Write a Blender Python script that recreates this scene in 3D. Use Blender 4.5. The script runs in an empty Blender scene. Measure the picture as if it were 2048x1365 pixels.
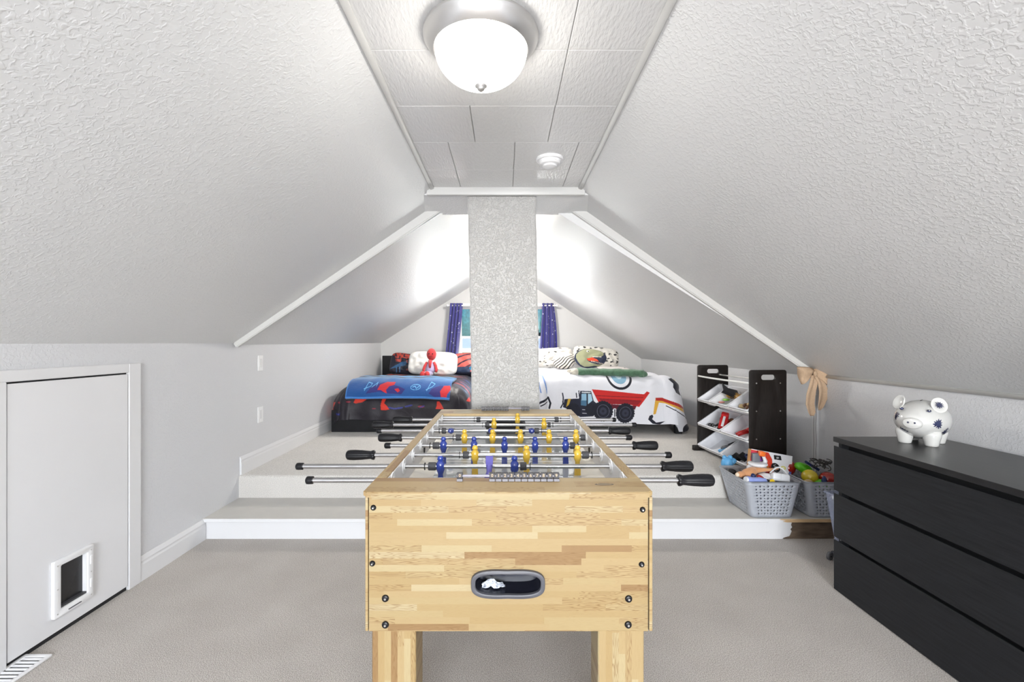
import bpy, bmesh, math, random
import numpy as np
from mathutils import Vector, Matrix, noise as mnoise

random.seed(7)
PI = math.pi
scene = bpy.context.scene
COL = scene.collection

# ------------------------------------------------------------------ camera
CZ = 1.26                        # eye height above the lower floor
cam_d = bpy.data.cameras.new('camera')
cam_d.sensor_width = 36.0
cam_d.lens = 16.0
cam_d.shift_x = 14 / 2048
cam_d.shift_y = 3.5 / 2048
cam_d.clip_start = 0.02
cam = bpy.data.objects.new('camera', cam_d)
COL.objects.link(cam)
cam.location = (0, 0, CZ)
cam.rotation_euler = (PI / 2, 0, 0)
scene.camera = cam
F = 2048 * 16 / 36.0


def at(px, py, Y):
    """metre coordinates of a measured point that stands Y metres into the room"""
    return Vector(((px - 1010) * Y / F, Y, CZ - (py - 686) * Y / F))


def ax(px, Y):
    return (px - 1010) * Y / F


# ------------------------------------------------------------------ light
scene.view_settings.view_transform = 'Standard'
scene.view_settings.look = 'None'
scene.view_settings.gamma = 1.0
scene.view_settings.use_curve_mapping = False
scene.view_settings.exposure = 0.32

world = bpy.data.worlds.new('sky')
scene.world = world
world.use_nodes = True
wt = world.node_tree
wt.nodes.clear()
wo = wt.nodes.new('ShaderNodeOutputWorld')
wb = wt.nodes.new('ShaderNodeBackground')
ws = wt.nodes.new('ShaderNodeTexSky')
ws.sky_type = 'NISHITA'
ws.sun_disc = False
ws.sun_elevation = math.radians(40)
ws.sun_rotation = math.radians(200)
wb.inputs['Strength'].default_value = 0.9
wt.links.new(ws.outputs[0], wb.inputs[0])
wt.links.new(wb.outputs[0], wo.inputs[0])


def area(name, loc, target, sx, sy, power, col=(1, 1, 1), spread=180):
    d = bpy.data.lights.new(name, 'AREA')
    d.shape = 'RECTANGLE'
    d.size, d.size_y = sx, sy
    d.energy = power
    d.color = col
    d.spread = math.radians(spread)
    o = bpy.data.objects.new(name, d)
    COL.objects.link(o)
    o.location = loc
    dirv = Vector(target) - Vector(loc)
    o.rotation_euler = dirv.to_track_quat('-Z', 'Y').to_euler()
    return o


# daylight bounced up from the bright roof outside, below the far window
area('daylight_far_window', (0.0, 8.1, 0.35), (0, 6.6, 1.75), 2.2, 1.0, 260, (1.0, 0.99, 0.97))
# daylight through the window in the gable behind the camera
area('daylight_rear_window', (0.15, -4.05, 1.40), (0.1, 3.0, 1.15), 2.0, 1.25, 255, (0.93, 0.96, 1.0))


# ------------------------------------------------------------------ materials
def nm(name):
    m = bpy.data.materials.new(name)
    m.use_nodes = True
    nt = m.node_tree
    b = nt.nodes['Principled BSDF']
    return m, nt, b


def mat(name, col, rough=0.5, metal=0.0, spec=0.5, coat=0.0, emit=None, estr=0.0, sheen=0.0,
        var=0.0, vscale=20.0, bump=0.0, bscale=60.0, bdist=0.002, stretch=None, alpha=1.0, trans=0.0):
    m, nt, b = nm(name)
    L = nt.links
    b.inputs['Base Color'].default_value = (*col, 1)
    b.inputs['Roughness'].default_value = rough
    b.inputs['Metallic'].default_value = metal
    b.inputs['Specular IOR Level'].default_value = spec
    b.inputs['Coat Weight'].default_value = coat
    b.inputs['Sheen Weight'].default_value = sheen
    b.inputs['Transmission Weight'].default_value = trans
    b.inputs['Alpha'].default_value = alpha
    if emit:
        b.inputs['Emission Color'].default_value = (*emit, 1)
        b.inputs['Emission Strength'].default_value = estr
    co = nt.nodes.new('ShaderNodeTexCoord')
    src = co.outputs['Object']
    if stretch:
        mp = nt.nodes.new('ShaderNodeMapping')
        mp.inputs['Scale'].default_value = stretch
        L.new(src, mp.inputs[0])
        src = mp.outputs[0]
    if var > 0:
        n = nt.nodes.new('ShaderNodeTexNoise')
        n.inputs['Scale'].default_value = vscale
        n.inputs['Detail'].default_value = 4
        L.new(src, n.inputs['Vector'])
        r = nt.nodes.new('ShaderNodeMapRange')
        r.inputs['From Min'].default_value = 0.3
        r.inputs['From Max'].default_value = 0.7
        r.inputs['To Min'].default_value = 1 - var
        r.inputs['To Max'].default_value = 1 + var
        L.new(n.outputs[0], r.inputs[0])
        mx = nt.nodes.new('ShaderNodeVectorMath')
        mx.operation = 'SCALE'
        mx.inputs[0].default_value = col
        L.new(r.outputs[0], mx.inputs['Scale'])
        L.new(mx.outputs[0], b.inputs['Base Color'])
    if bump > 0:
        n = nt.nodes.new('ShaderNodeTexNoise')
        n.inputs['Scale'].default_value = bscale
        n.inputs['Detail'].default_value = 3
        L.new(src, n.inputs['Vector'])
        bp = nt.nodes.new('ShaderNodeBump')
        bp.inputs['Strength'].default_value = bump
        bp.inputs['Distance'].default_value = bdist
        L.new(n.outputs[0], bp.inputs['Height'])
        L.new(bp.outputs[0], b.inputs['Normal'])
    return m


def plaster(name, col, rough=0.42, strength=0.5, scale=55, dist=0.004, spec=0.5, fine=0.0):
    """semi-gloss paint over a knock-down texture: soft raised worms"""
    m, nt, b = nm(name)
    L = nt.links
    b.inputs['Base Color'].default_value = (*col, 1)
    b.inputs['Roughness'].default_value = rough
    b.inputs['Specular IOR Level'].default_value = spec
    co = nt.nodes.new('ShaderNodeTexCoord')
    n = nt.nodes.new('ShaderNodeTexNoise')
    n.inputs['Scale'].default_value = scale
    n.inputs['Detail'].default_value = 2.0
    n.inputs['Distortion'].default_value = 0.6
    L.new(co.outputs['Object'], n.inputs['Vector'])
    r = nt.nodes.new('ShaderNodeMapRange')
    r.interpolation_type = 'SMOOTHSTEP'
    r.inputs['From Min'].default_value = 0.46
    r.inputs['From Max'].default_value = 0.64
    L.new(n.outputs[0], r.inputs[0])
    big = nt.nodes.new('ShaderNodeTexNoise')
    big.inputs['Scale'].default_value = 1.3
    big.inputs['Detail'].default_value = 2.0
    L.new(co.outputs['Object'], big.inputs['Vector'])
    ad = nt.nodes.new('ShaderNodeMath')
    ad.operation = 'MULTIPLY_ADD'
    ad.inputs[1].default_value = 6.0
    L.new(big.outputs[0], ad.inputs[0])
    L.new(r.outputs[0], ad.inputs[2])
    bp = nt.nodes.new('ShaderNodeBump')
    bp.inputs['Strength'].default_value = strength
    bp.inputs['Distance'].default_value = dist
    L.new(ad.outputs[0], bp.inputs['Height'])
    L.new(bp.outputs[0], b.inputs['Normal'])
    return m


def carpet(name, c0, c1):
    m, nt, b = nm(name)
    L = nt.links
    b.inputs['Roughness'].default_value = 0.95
    b.inputs['Specular IOR Level'].default_value = 0.1
    b.inputs['Sheen Weight'].default_value = 0.15
    co = nt.nodes.new('ShaderNodeTexCoord')
    n = nt.nodes.new('ShaderNodeTexNoise')
    n.inputs['Scale'].default_value = 260
    n.inputs['Detail'].default_value = 3
    L.new(co.outputs['Object'], n.inputs['Vector'])
    n2 = nt.nodes.new('ShaderNodeTexNoise')
    n2.inputs['Scale'].default_value = 4
    n2.inputs['Detail'].default_value = 5
    L.new(co.outputs['Object'], n2.inputs['Vector'])
    ad = nt.nodes.new('ShaderNodeMath')
    ad.operation = 'MULTIPLY_ADD'
    ad.inputs[1].default_value = 0.16
    L.new(n2.outputs[0], ad.inputs[0])
    mu = nt.nodes.new('ShaderNodeMath')
    mu.operation = 'MULTIPLY'
    mu.inputs[1].default_value = 1.25
    L.new(n.outputs[0], mu.inputs[0])
    L.new(mu.outputs[0], ad.inputs[2])
    cr = nt.nodes.new('ShaderNodeValToRGB')
    cr.color_ramp.elements[0].position = 0.5
    cr.color_ramp.elements[0].color = (*c0, 1)
    cr.color_ramp.elements[1].position = 0.95
    cr.color_ramp.elements[1].color = (*c1, 1)
    L.new(ad.outputs[0], cr.inputs[0])
    L.new(cr.outputs[0], b.inputs['Base Color'])
    bp = nt.nodes.new('ShaderNodeBump')
    bp.inputs['Strength'].default_value = 0.8
    bp.inputs['Distance'].default_value = 0.006
    L.new(n.outputs[0], bp.inputs['Height'])
    L.new(bp.outputs[0], b.inputs['Normal'])
    return m


def blockwood(name, axes=(0, 2), row=0.0172, length=0.22, plain=0.0, seed=0.0, gain=1.0):
    """laminate printed as finger-jointed pine strips; axes = (along, across) the strips"""
    m, nt, b = nm(name)
    L = nt.links
    N = nt.nodes.new
    b.inputs['Roughness'].default_value = 0.38
    co = N('ShaderNodeTexCoord')
    sp = N('ShaderNodeSeparateXYZ')
    L.new(co.outputs['Object'], sp.inputs[0])
    U, V = sp.outputs[axes[0]], sp.outputs[axes[1]]

    def math_(op, a, bb=None, c=None):
        n = N('ShaderNodeMath')
        n.operation = op
        for i, x in enumerate((a, bb, c)):
            if x is None:
                continue
            if isinstance(x, (int, float)):
                n.inputs[i].default_value = x
            else:
                L.new(x, n.inputs[i])
        return n.outputs[0]
    r = math_('FLOOR', math_('DIVIDE', math_('ADD', V, 5 + seed), row))
    wn = N('ShaderNodeTexWhiteNoise')
    wn.noise_dimensions = '1D'
    L.new(r, wn.inputs['W'])
    off = math_('MULTIPLY', wn.outputs['Value'], 3.0)
    ll = math_('MULTIPLY_ADD', wn.outputs['Value'], length * 0.9, length * 0.55)
    k = math_('FLOOR', math_('DIVIDE', math_('ADD', math_('ADD', U, 7.0), off), ll))
    cell = math_('MULTIPLY_ADD', k, 7.13, math_('MULTIPLY', r, 3.71))
    w2 = N('ShaderNodeTexWhiteNoise')
    w2.noise_dimensions = '1D'
    L.new(cell, w2.inputs['W'])
    cr = N('ShaderNodeValToRGB')
    e = cr.color_ramp
    e.interpolation = 'CONSTANT'
    stops = [(0.0, (0.74, 0.56, 0.31)), (0.14, (0.70, 0.505, 0.262)), (0.34, (0.80, 0.645, 0.395)),
             (0.5, (0.69, 0.49, 0.25)), (0.66, (0.74, 0.545, 0.30)), (0.89, (0.52, 0.32, 0.155)),
             (0.94, (0.83, 0.68, 0.44))]
    e.elements[0].position = 0
    e.elements[0].color = (*stops[0][1], 1)
    e.elements[1].position = stops[1][0]
    e.elements[1].color = (*stops[1][1], 1)
    for p, c in stops[2:]:
        x = e.elements.new(p)
        x.color = (*c, 1)
    L.new(w2.outputs['Value'], cr.inputs[0])
    # grain: stretched wavy rings, different in every strip
    cmb = N('ShaderNodeCombineXYZ')
    L.new(math_('MULTIPLY', U, 9.0), cmb.inputs[0])
    L.new(math_('MULTIPLY', V, 110.0), cmb.inputs[1])
    L.new(math_('MULTIPLY', w2.outputs['Value'], 40.0), cmb.inputs[2])
    g = N('ShaderNodeTexNoise')
    g.inputs['Scale'].default_value = 0.9
    g.inputs['Detail'].default_value = 1.5
    L.new(cmb.outputs[0], g.inputs['Vector'])
    sn = math_('SINE', math_('MULTIPLY', g.outputs[0], 75.0))
    amp = math_('GREATER_THAN', w2.outputs['Color'], 0.55)
    gr = math_('MULTIPLY', math_('POWER', math_('MULTIPLY_ADD', sn, 0.5, 0.5), 3.0),
               math_('MULTIPLY_ADD', amp, 0.6, 0.10))
    mx = N('ShaderNodeMix')
    mx.data_type = 'RGBA'
    L.new(gr, mx.inputs['Factor'])
    L.new(cr.outputs[0], mx.inputs['A'])
    mx.inputs['B'].default_value = (0.40, 0.215, 0.085, 1)
    mg = N('ShaderNodeVectorMath')
    mg.operation = 'SCALE'
    mg.inputs['Scale'].default_value = gain
    L.new(mx.outputs['Result'], mg.inputs[0])
    tint = N('ShaderNodeVectorMath')
    tint.operation = 'MULTIPLY'
    tint.inputs[1].default_value = (1.0, 0.985, 0.88)
    L.new(mg.outputs[0], tint.inputs[0])
    mg = tint
    L.new(mg.outputs[0], b.inputs['Base Color'])
    return m


def attr_mat(name, rough=0.75, sheen=0.3, coat=0.0, spec=0.3, bump=0.15, bscale=18):
    m, nt, b = nm(name)
    a = nt.nodes.new('ShaderNodeAttribute')
    a.attribute_name = 'print'
    nt.links.new(a.outputs['Color'], b.inputs['Base Color'])
    b.inputs['Roughness'].default_value = rough
    b.inputs['Sheen Weight'].default_value = sheen
    b.inputs['Coat Weight'].default_value = coat
    b.inputs['Coat Roughness'].default_value = 0.05
    b.inputs['Specular IOR Level'].default_value = spec
    if bump > 0:
        co = nt.nodes.new('ShaderNodeTexCoord')
        n = nt.nodes.new('ShaderNodeTexNoise')
        n.inputs['Scale'].default_value = bscale
        n.inputs['Distortion'].default_value = 1.0
        nt.links.new(co.outputs['Object'], n.inputs['Vector'])
        bp = nt.nodes.new('ShaderNodeBump')
        bp.inputs['Strength'].default_value = bump
        bp.inputs['Distance'].default_value = 0.02
        nt.links.new(n.outputs[0], bp.inputs['Height'])
        nt.links.new(bp.outputs[0], b.inputs['Normal'])
    return m


M = {}
M['slope'] = plaster('textured_paint', (0.73, 0.735, 0.74), 0.36, 0.30, 70, 0.0030)
M['wall'] = plaster('wall_paint', (0.64, 0.645, 0.665), 0.45, 0.30, 80, 0.003)
M['gable'] = mat('gable_paint', (0.60, 0.60, 0.60), 0.6, bump=0.08, bscale=90)
M['chase'] = plaster('chimney_paint', (0.47, 0.465, 0.455), 0.45, 0.75, 95, 0.0035)
M['tile'] = mat('ceiling_tile_paint', (0.72, 0.72, 0.72), 0.24, bump=0.9, bscale=42, bdist=0.0035, stretch=(2.4, 0.7, 1))
M['seam'] = mat('seam_shadow', (0.5, 0.49, 0.48), 0.6)
M['trim'] = mat('white_trim', (0.72, 0.72, 0.73), 0.35, bump=0.05, bscale=30)
M['trimgrey'] = mat('painted_bead', (0.62, 0.62, 0.61), 0.36, bump=0.12, bscale=25)
M['door'] = mat('door_paint', (0.74, 0.74, 0.755), 0.4, var=0.015, vscale=3, bump=0.04, bscale=12)
M['white'] = mat('white_plastic', (0.82, 0.82, 0.83), 0.3)
M['dark'] = mat('dark_gap', (0.012, 0.012, 0.014), 0.7)
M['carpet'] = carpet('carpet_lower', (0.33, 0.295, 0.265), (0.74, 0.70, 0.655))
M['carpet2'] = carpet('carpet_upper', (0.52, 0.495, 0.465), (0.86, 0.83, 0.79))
M['tread'] = mat('painted_tread', (0.58, 0.565, 0.535), 0.5, var=0.03, vscale=8)
M['barewood'] = mat('bare_brown_board', (0.13, 0.09, 0.06), 0.8, var=0.35, vscale=10, stretch=(1, 1, 5))
M['tanwood'] = mat('bare_tan_board', (0.55, 0.37, 0.20), 0.6, var=0.15, vscale=14, stretch=(1, 1, 6))
M['nickel'] = mat('brushed_nickel', (0.66, 0.65, 0.64), 0.28, metal=0.95)
M['chrome'] = mat('chrome_tube', (0.46, 0.46, 0.47), 0.15, metal=1.0)
M['handle'] = mat('black_grip', (0.006, 0.006, 0.008), 0.36, spec=0.3)
M['rubber'] = mat('grey_rubber', (0.05, 0.05, 0.055), 0.55)
M['yellow'] = mat('yellow_plastic', (0.68, 0.44, 0.05), 0.25, coat=0.3)
M['blue'] = mat('blue_plastic', (0.025, 0.05, 0.28), 0.2, coat=0.4)
M['lilac'] = mat('pale_violet_plastic', (0.10, 0.09, 0.33), 0.25, coat=0.3)
M['pinefront'] = blockwood('pine_strips_front', (0, 2), gain=0.445)
M['pinetop'] = blockwood('pine_strips_top', (0, 1), row=0.05, length=0.5, seed=0.3, gain=0.62)
M['pineside'] = blockwood('pine_strips_side', (1, 2), seed=0.2, gain=0.48)
M['pinerail'] = blockwood('pine_strips_rail', (1, 0), row=0.06, length=0.4, seed=0.11, gain=0.62)
M['pineleg'] = blockwood('pine_strips_leg', (2, 0), row=0.0172, length=0.3, seed=0.4, gain=0.47)
M['field'] = mat('play_surface', (0.40, 0.42, 0.42), 0.07, coat=0.3)
M['inner'] = mat('white_inner_wall', (0.78, 0.78, 0.80), 0.25)
M['greyring'] = mat('dark_grey_plastic', (0.075, 0.075, 0.088), 0.45)
M['cup'] = mat('black_cup', (0.012, 0.013, 0.022), 0.25)
M['espresso'] = mat('espresso_wood', (0.013, 0.010, 0.009), 0.4, spec=0.25, var=0.4, vscale=30, stretch=(6, 6, 0.4))
M['dresser'] = mat('black_brown_wood', (0.013, 0.014, 0.0165), 0.5, spec=0.25, var=0.3, vscale=16, stretch=(1, 0.5, 7))
M['dressertop'] = mat('black_brown_top', (0.018, 0.018, 0.02), 0.33, spec=0.4, var=0.3, vscale=20, stretch=(7, 0.5, 1))
M['basket'] = mat('grey_basket', (0.40, 0.42, 0.465), 0.42)
M['burlap'] = mat('tan_ribbon', (0.52, 0.37, 0.25), 0.9, var=0.08, vscale=120, bump=0.3, bscale=300)
M['sheetwhite'] = mat('white_sheet', (0.76, 0.76, 0.77), 0.8)
M['pillowwhite'] = mat('white_pillowcase', (0.80, 0.79, 0.76), 0.75, sheen=0.2, bump=0.25, bscale=9, bdist=0.03)
M['bedbase'] = mat('black_bed_frame', (0.012, 0.012, 0.014), 0.6, spec=0.2, var=0.2, vscale=8)
M['print'] = attr_mat('printed_cotton')
M['satin'] = attr_mat('printed_duvet', rough=0.5, sheen=0.08, spec=0.4, bump=0.2, bscale=9)
M['glaze'] = attr_mat('glazed_ceramic', rough=0.08, sheen=0, coat=1.0, spec=0.5, bump=0)
M['redplush'] = mat('red_plush', (0.50, 0.03, 0.035), 0.8, sheen=0.4)
M['pinkplush'] = mat('pale_lilac_cloth', (0.42, 0.36, 0.56), 0.8, sheen=0.3)
M['white_emit'] = None


# ------------------------------------------------------------------ mesh helpers
def tag(o, label=None, cat=None, group=None, kind=None):
    if label:
        o['label'] = label
    if cat:
        o['category'] = cat
    if group:
        o['group'] = group
    if kind:
        o['kind'] = kind
    return o


def empty(name, loc=(0, 0, 0), rz=0.0):
    o = bpy.data.objects.new(name, None)
    COL.objects.link(o)
    o.location = loc
    o.rotation_euler = (0, 0, rz)
    o.empty_display_size = 0.05
    return o


def obj(name, bm, m, parent=None, smooth=False, loc=None, rot=None, auto=None):
    me = bpy.data.meshes.new(name)
    bm.to_mesh(me)
    bm.free()
    if m is not None:
        me.materials.append(m)
    if smooth or auto:
        for p in me.polygons:
            p.use_smooth = True
        if auto:
            me.set_sharp_from_angle(angle=math.radians(auto))
    o = bpy.data.objects.new(name, me)
    COL.objects.link(o)
    if parent:
        o.parent = parent
    if loc is not None:
        o.location = loc
    if rot is not None:
        o.rotation_euler = rot
    return o


def B():
    return bmesh.new()


def box(bm, lo, hi, bev=0.0, seg=2, mtx=None):
    lo, hi = Vector(lo), Vector(hi)
    c, s = (lo + hi) / 2, (hi - lo)
    mm = Matrix.Translation(c) @ Matrix.Diagonal((*s, 1))
    if mtx is not None:
        mm = mtx @ mm
    r = bmesh.ops.create_cube(bm, size=1.0, matrix=mm)
    if bev > 0:
        es = {e for v in r['verts'] for e in v.link_edges}
        bmesh.ops.bevel(bm, geom=list(es), offset=bev, segments=seg, affect='EDGES', profile=0.5)
    return bm


def cyl(bm, p0, p1, r0, r1=None, n=20, caps=True):
    p0, p1 = Vector(p0), Vector(p1)
    r1 = r0 if r1 is None else r1
    d = p1 - p0
    q = d.to_track_quat('Z', 'Y').to_matrix().to_4x4()
    mm = Matrix.Translation((p0 + p1) / 2) @ q
    bmesh.ops.create_cone(bm, cap_ends=caps, segments=n, radius1=r0, radius2=r1, depth=d.length, matrix=mm)
    return bm


def lathe(bm, prof, n=32, mtx=None, sx=1.0, sy=1.0):
    """prof = [(radius, z)...] turned about z"""
    rings = []
    for r, z in prof:
        if r < 1e-6:
            v = bm.verts.new((0, 0, z))
            rings.append([v])
        else:
            rings.append([bm.verts.new((r * sx * math.cos(2 * PI * i / n), r * sy * math.sin(2 * PI * i / n), z)) for i in range(n)])
    new = [v for r in rings for v in r]
    for a, b in zip(rings[:-1], rings[1:]):
        for i in range(n):
            j = (i + 1) % n
            if len(a) == 1 and len(b) > 1:
                bm.faces.new((a[0], b[j], b[i]))
            elif len(b) == 1 and len(a) > 1:
                bm.faces.new((a[i], a[j], b[0]))
            elif len(a) > 1:
                bm.faces.new((a[i], a[j], b[j], b[i]))
    if mtx is not None:
        bmesh.ops.transform(bm, matrix=mtx, verts=new)
    bmesh.ops.recalc_face_normals(bm, faces=bm.faces)
    return bm


def sphere(bm, c, r, n=16, sc=(1, 1, 1), rot=None):
    mm = Matrix.Translation(c)
    if rot is not None:
        mm = mm @ rot
    mm = mm @ Matrix.Diagonal((*[r * s for s in sc], 1))
    bmesh.ops.create_uvsphere(bm, u_segments=n, v_segments=max(6, n * 2 // 3), radius=1.0, matrix=mm)
    return bm


def tube(bm, pts, r, n=8, caps=True):
    pts = [Vector(p) for p in pts]
    rr = r if isinstance(r, (list, tuple)) else [r] * len(pts)
    rings = []
    up = Vector((0, 0, 1))
    prev = None
    for i, p in enumerate(pts):
        d = (pts[min(i + 1, len(pts) - 1)] - pts[max(i - 1, 0)]).normalized()
        a = d.cross(up) if prev is None else d.cross(prev)
        if prev is None:
            if a.length < 1e-3:
                a = d.cross(Vector((1, 0, 0)))
            a.normalize()
            b2 = a.cross(d).normalized()
        else:
            b2 = (prev - d * prev.dot(d)).normalized()
            a = d.cross(b2).normalized()
        prev = b2
        rings.append([bm.verts.new(p + (a * math.cos(2 * PI * k / n) + b2 * math.sin(2 * PI * k / n)) * rr[i]) for k in range(n)])
    for a, b2 in zip(rings[:-1], rings[1:]):
        for k in range(n):
            j = (k + 1) % n
            bm.faces.new((a[k], a[j], b2[j], b2[k]))
    if caps:
        bm.faces.new(rings[0])
        bm.faces.new(rings[-1][::-1])
    bmesh.ops.recalc_face_normals(bm, faces=bm.faces)
    return bm


def poly(bm, pts):
    bm.faces.new([bm.verts.new(p) for p in pts])
    return bm


def prism(bm, pts, dvec):
    """extrude a planar polygon by dvec"""
    dv = Vector(dvec)
    a = [bm.verts.new(p) for p in pts]
    b = [bm.verts.new(Vector(p) + dv) for p in pts]
    bm.faces.new(a)
    bm.faces.new(b[::-1])
    n = len(a)
    for i in range(n):
        j = (i + 1) % n
        bm.faces.new((a[i], b[i], b[j], a[j]))
    bmesh.ops.recalc_face_normals(bm, faces=bm.faces)
    return bm


def shape2d(loops, depth, bev=0.0):
    """flat board (in local XY, thickness along Z) from an outline and hole loops"""
    cu = bpy.data.curves.new('tmp', 'CURVE')
    cu.dimensions = '2D'
    cu.fill_mode = 'BOTH'
    cu.extrude = depth / 2 - bev
    cu.bevel_depth = bev
    cu.bevel_resolution = 1
    cu.offset = -bev
    for lp in loops:
        s = cu.splines.new('POLY')
        s.points.add(len(lp) - 1)
        for k, p in enumerate(lp):
            s.points[k].co = (p[0], p[1], 0, 1)
        s.use_cyclic_u = True
    o = bpy.data.objects.new('tmp', cu)
    COL.objects.link(o)
    dg = bpy.context.evaluated_depsgraph_get()
    me = bpy.data.meshes.new_from_object(o.evaluated_get(dg))
    bm = bmesh.new()
    bm.from_mesh(me)
    bpy.data.objects.remove(o)
    bpy.data.curves.remove(cu)
    bpy.data.meshes.remove(me)
    bmesh.ops.remove_doubles(bm, verts=bm.verts, dist=1e-6)
    return bm


def rrect(x0, y0, x1, y1, r, n=6):
    out = []
    for cx, cy, a0 in ((x1 - r, y1 - r, 0), (x0 + r, y1 - r, PI / 2), (x0 + r, y0 + r, PI), (x1 - r, y0 + r, 1.5 * PI)):
        for k in range(n + 1):
            a = a0 + PI / 2 * k / n
            out.append((cx + r * math.cos(a), cy + r * math.sin(a)))
    return out


def copy_tree(o, parent=None):
    c = o.copy()
    COL.objects.link(c)
    if parent is not None:
        c.parent = parent
    for ch in list(o.children):
        copy_tree(ch, c)
    return c


def grid_mesh(name, P, color=None, m=None, parent=None, closed_u=False, thick=0.0):
    """P: array (nv, nu, 3); color: array (nv, nu, 3) linear"""
    nv, nu = P.shape[:2]
    me = bpy.data.meshes.new(name)
    idx = np.arange(nv * nu).reshape(nv, nu)
    a = idx[:-1, :-1].ravel()
    b = idx[:-1, 1:].ravel()
    c = idx[1:, 1:].ravel()
    d = idx[1:, :-1].ravel()
    faces = np.stack([a, b, c, d], 1)
    if closed_u:
        faces = np.vstack([faces, np.stack([idx[:-1, -1], idx[:-1, 0], idx[1:, 0], idx[1:, -1]], 1)])
    me.from_pydata(P.reshape(-1, 3).tolist(), [], faces.tolist())
    if color is not None:
        at_ = me.color_attributes.new('print', 'FLOAT_COLOR', 'POINT')
        cc = np.ones((nv * nu, 4), dtype=np.float32)
        cc[:, :3] = color.reshape(-1, 3)
        at_.data.foreach_set('color', cc.ravel())
    me.polygons.foreach_set('use_smooth', np.ones(len(me.polygons), dtype=bool))
    if m:
        me.materials.append(m)
    me.update()
    o = bpy.data.objects.new(name, me)
    COL.objects.link(o)
    if parent:
        o.parent = parent
    if thick:
        md = o.modifiers.new('thickness', 'SOLIDIFY')
        md.thickness = thick
        md.offset = -1
    return o


def lin(r, g, b):
    f = lambda c: ((c / 255) / 12.92) if c / 255 < 0.04045 else (((c / 255) + 0.055) / 1.055) ** 2.4
    return np.array([f(r), f(g), f(b)])


def in_poly(X, Y, pts):
    r = np.zeros(X.shape, bool)
    n = len(pts)
    for i in range(n):
        x0, y0 = pts[i]
        x1, y1 = pts[(i + 1) % n]
        c = ((y0 > Y) != (y1 > Y)) & (X < (x1 - x0) * (Y - y0) / ((y1 - y0) or 1e-9) + x0)
        r ^= c
    return r


def near_line(X, Y, pts, w):
    r = np.zeros(X.shape, bool)
    for (x0, y0), (x1, y1) in zip(pts[:-1], pts[1:]):
        dx, dy = x1 - x0, y1 - y0
        t = np.clip(((X - x0) * dx + (Y - y0) * dy) / (dx * dx + dy * dy + 1e-9), 0, 1)
        r |= np.hypot(X - x0 - t * dx, Y - y0 - t * dy) < w
    return r


def in_ell(X, Y, cx, cy, rx, ry, rot=0.0):
    c, s = math.cos(rot), math.sin(rot)
    a = (X - cx) * c + (Y - cy) * s
    b = -(X - cx) * s + (Y - cy) * c
    return (a / rx) ** 2 + (b / ry) ** 2 < 1


def vnoise(P, scale, seed=0):
    """cheap smooth numpy pseudo-noise from summed sines"""
    rs = np.random.RandomState(seed)
    out = np.zeros(P.shape[:-1])
    for k in range(9):
        d = rs.normal(size=P.shape[-1])
        d *= scale * rs.uniform(0.6, 1.7) / np.linalg.norm(d)
        out += np.sin((P * d).sum(-1) + rs.uniform(0, 6.28))
    return out / 9 * 2.2


# ================================================================== THE ROOM
XL, XR = -1.93, 2.24
Y0, YR1, YR2, YB = -4.2, 2.91, 3.30, 7.09     # rear gable, first riser, second riser, far gable
ZT, ZU = 0.135, 0.298                          # tread and upper floor heights
ZLW = 1.256                                    # left knee wall top
ZC = 2.26                                      # flat ceiling
XCL, XCR = -0.47, 0.485
ZRW = 1.03
YS = 3.26                                      # where the roof lining steps down
ZC2 = 2.19
XBL, XBR = -0.447, 0.43
XRG, ZRG = -0.035, 2.452                         # far ridge
XRB = 2.12                                     # right knee wall at the far gable
ZRB = 1.012


def struct(name, bm, m, parent=None, **k):
    o = obj(name, bm, m, parent, **k)
    if parent is None:
        o['kind'] = 'structure'
    return o


# floors and steps
bm = box(B(), (XL - 0.1, Y0 - 0.1, -0.1), (XR + 0.12, YR1 + 0.02, 0.0))
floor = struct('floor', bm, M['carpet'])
bm = B()
box(bm, (XL - 0.05, YR2, ZU - 0.29), (XR + 0.05, YB + 0.05, ZU), 0.02, 3)
box(bm, (XL - 0.05, YR2 + 0.004, ZT - 0.02), (XR + 0.05, YR2 + 0.05, ZU - 0.075), 0.012, 2)
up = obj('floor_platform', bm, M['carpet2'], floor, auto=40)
up.name = 'carpeted_platform'
step = B()
box(step, (XL, YR1 + 0.012, 0.0), (1.70, YR1 + 0.03, ZT - 0.022))
step = struct('trim_1', step, M['trim'])
o = obj('nosing', box(B(), (XL, YR1 - 0.006, ZT - 0.024), (1.70, YR1 + 0.03, ZT - 0.001), 0.004), M['trim'], step)
# ragged end of the white paint on the riser
pts = [(1.68, 0.0), (1.78, 0.0), (1.79, 0.008), (1.825, 0.018), (1.832, 0.03), (1.84, 0.05), (1.832, 0.062), (1.843, 0.075), (1.836, 0.09), (1.841, 0.104), (1.828, 0.1115), (1.68, 0.1115)]
o = obj('ragged_paint', prism(B(), [(x, YR1 + 0.0115, z) for x, z in pts], (0, 0.004, 0)), M['trim'], step)
pts = [(1.68, 0.112), (1.80, 0.112), (1.77, 0.118), (1.79, 0.124), (1.75, 0.129), (1.76, 0.1345), (1.68, 0.1345)]
o = obj('ragged_paint', prism(B(), [(x, YR1 - 0.0065, z) for x, z in pts], (0, 0.004, 0)), M['trim'], step)
bm = box(B(), (1.69, YR1 + 0.014, 0.0), (XR, YR1 + 0.032, ZT - 0.022))
o = obj('bare_riser', bm, M['barewood'], step)
o['label'] = 'unpainted brown riser board'
bm = box(B(), (1.70, YR1 - 0.005, ZT - 0.024), (XR, YR1 + 0.03, ZT - 0.001), 0.003)
o = obj('bare_nosing', bm, M['tanwood'], step)
o['label'] = 'bare tan wood nosing'
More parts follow.
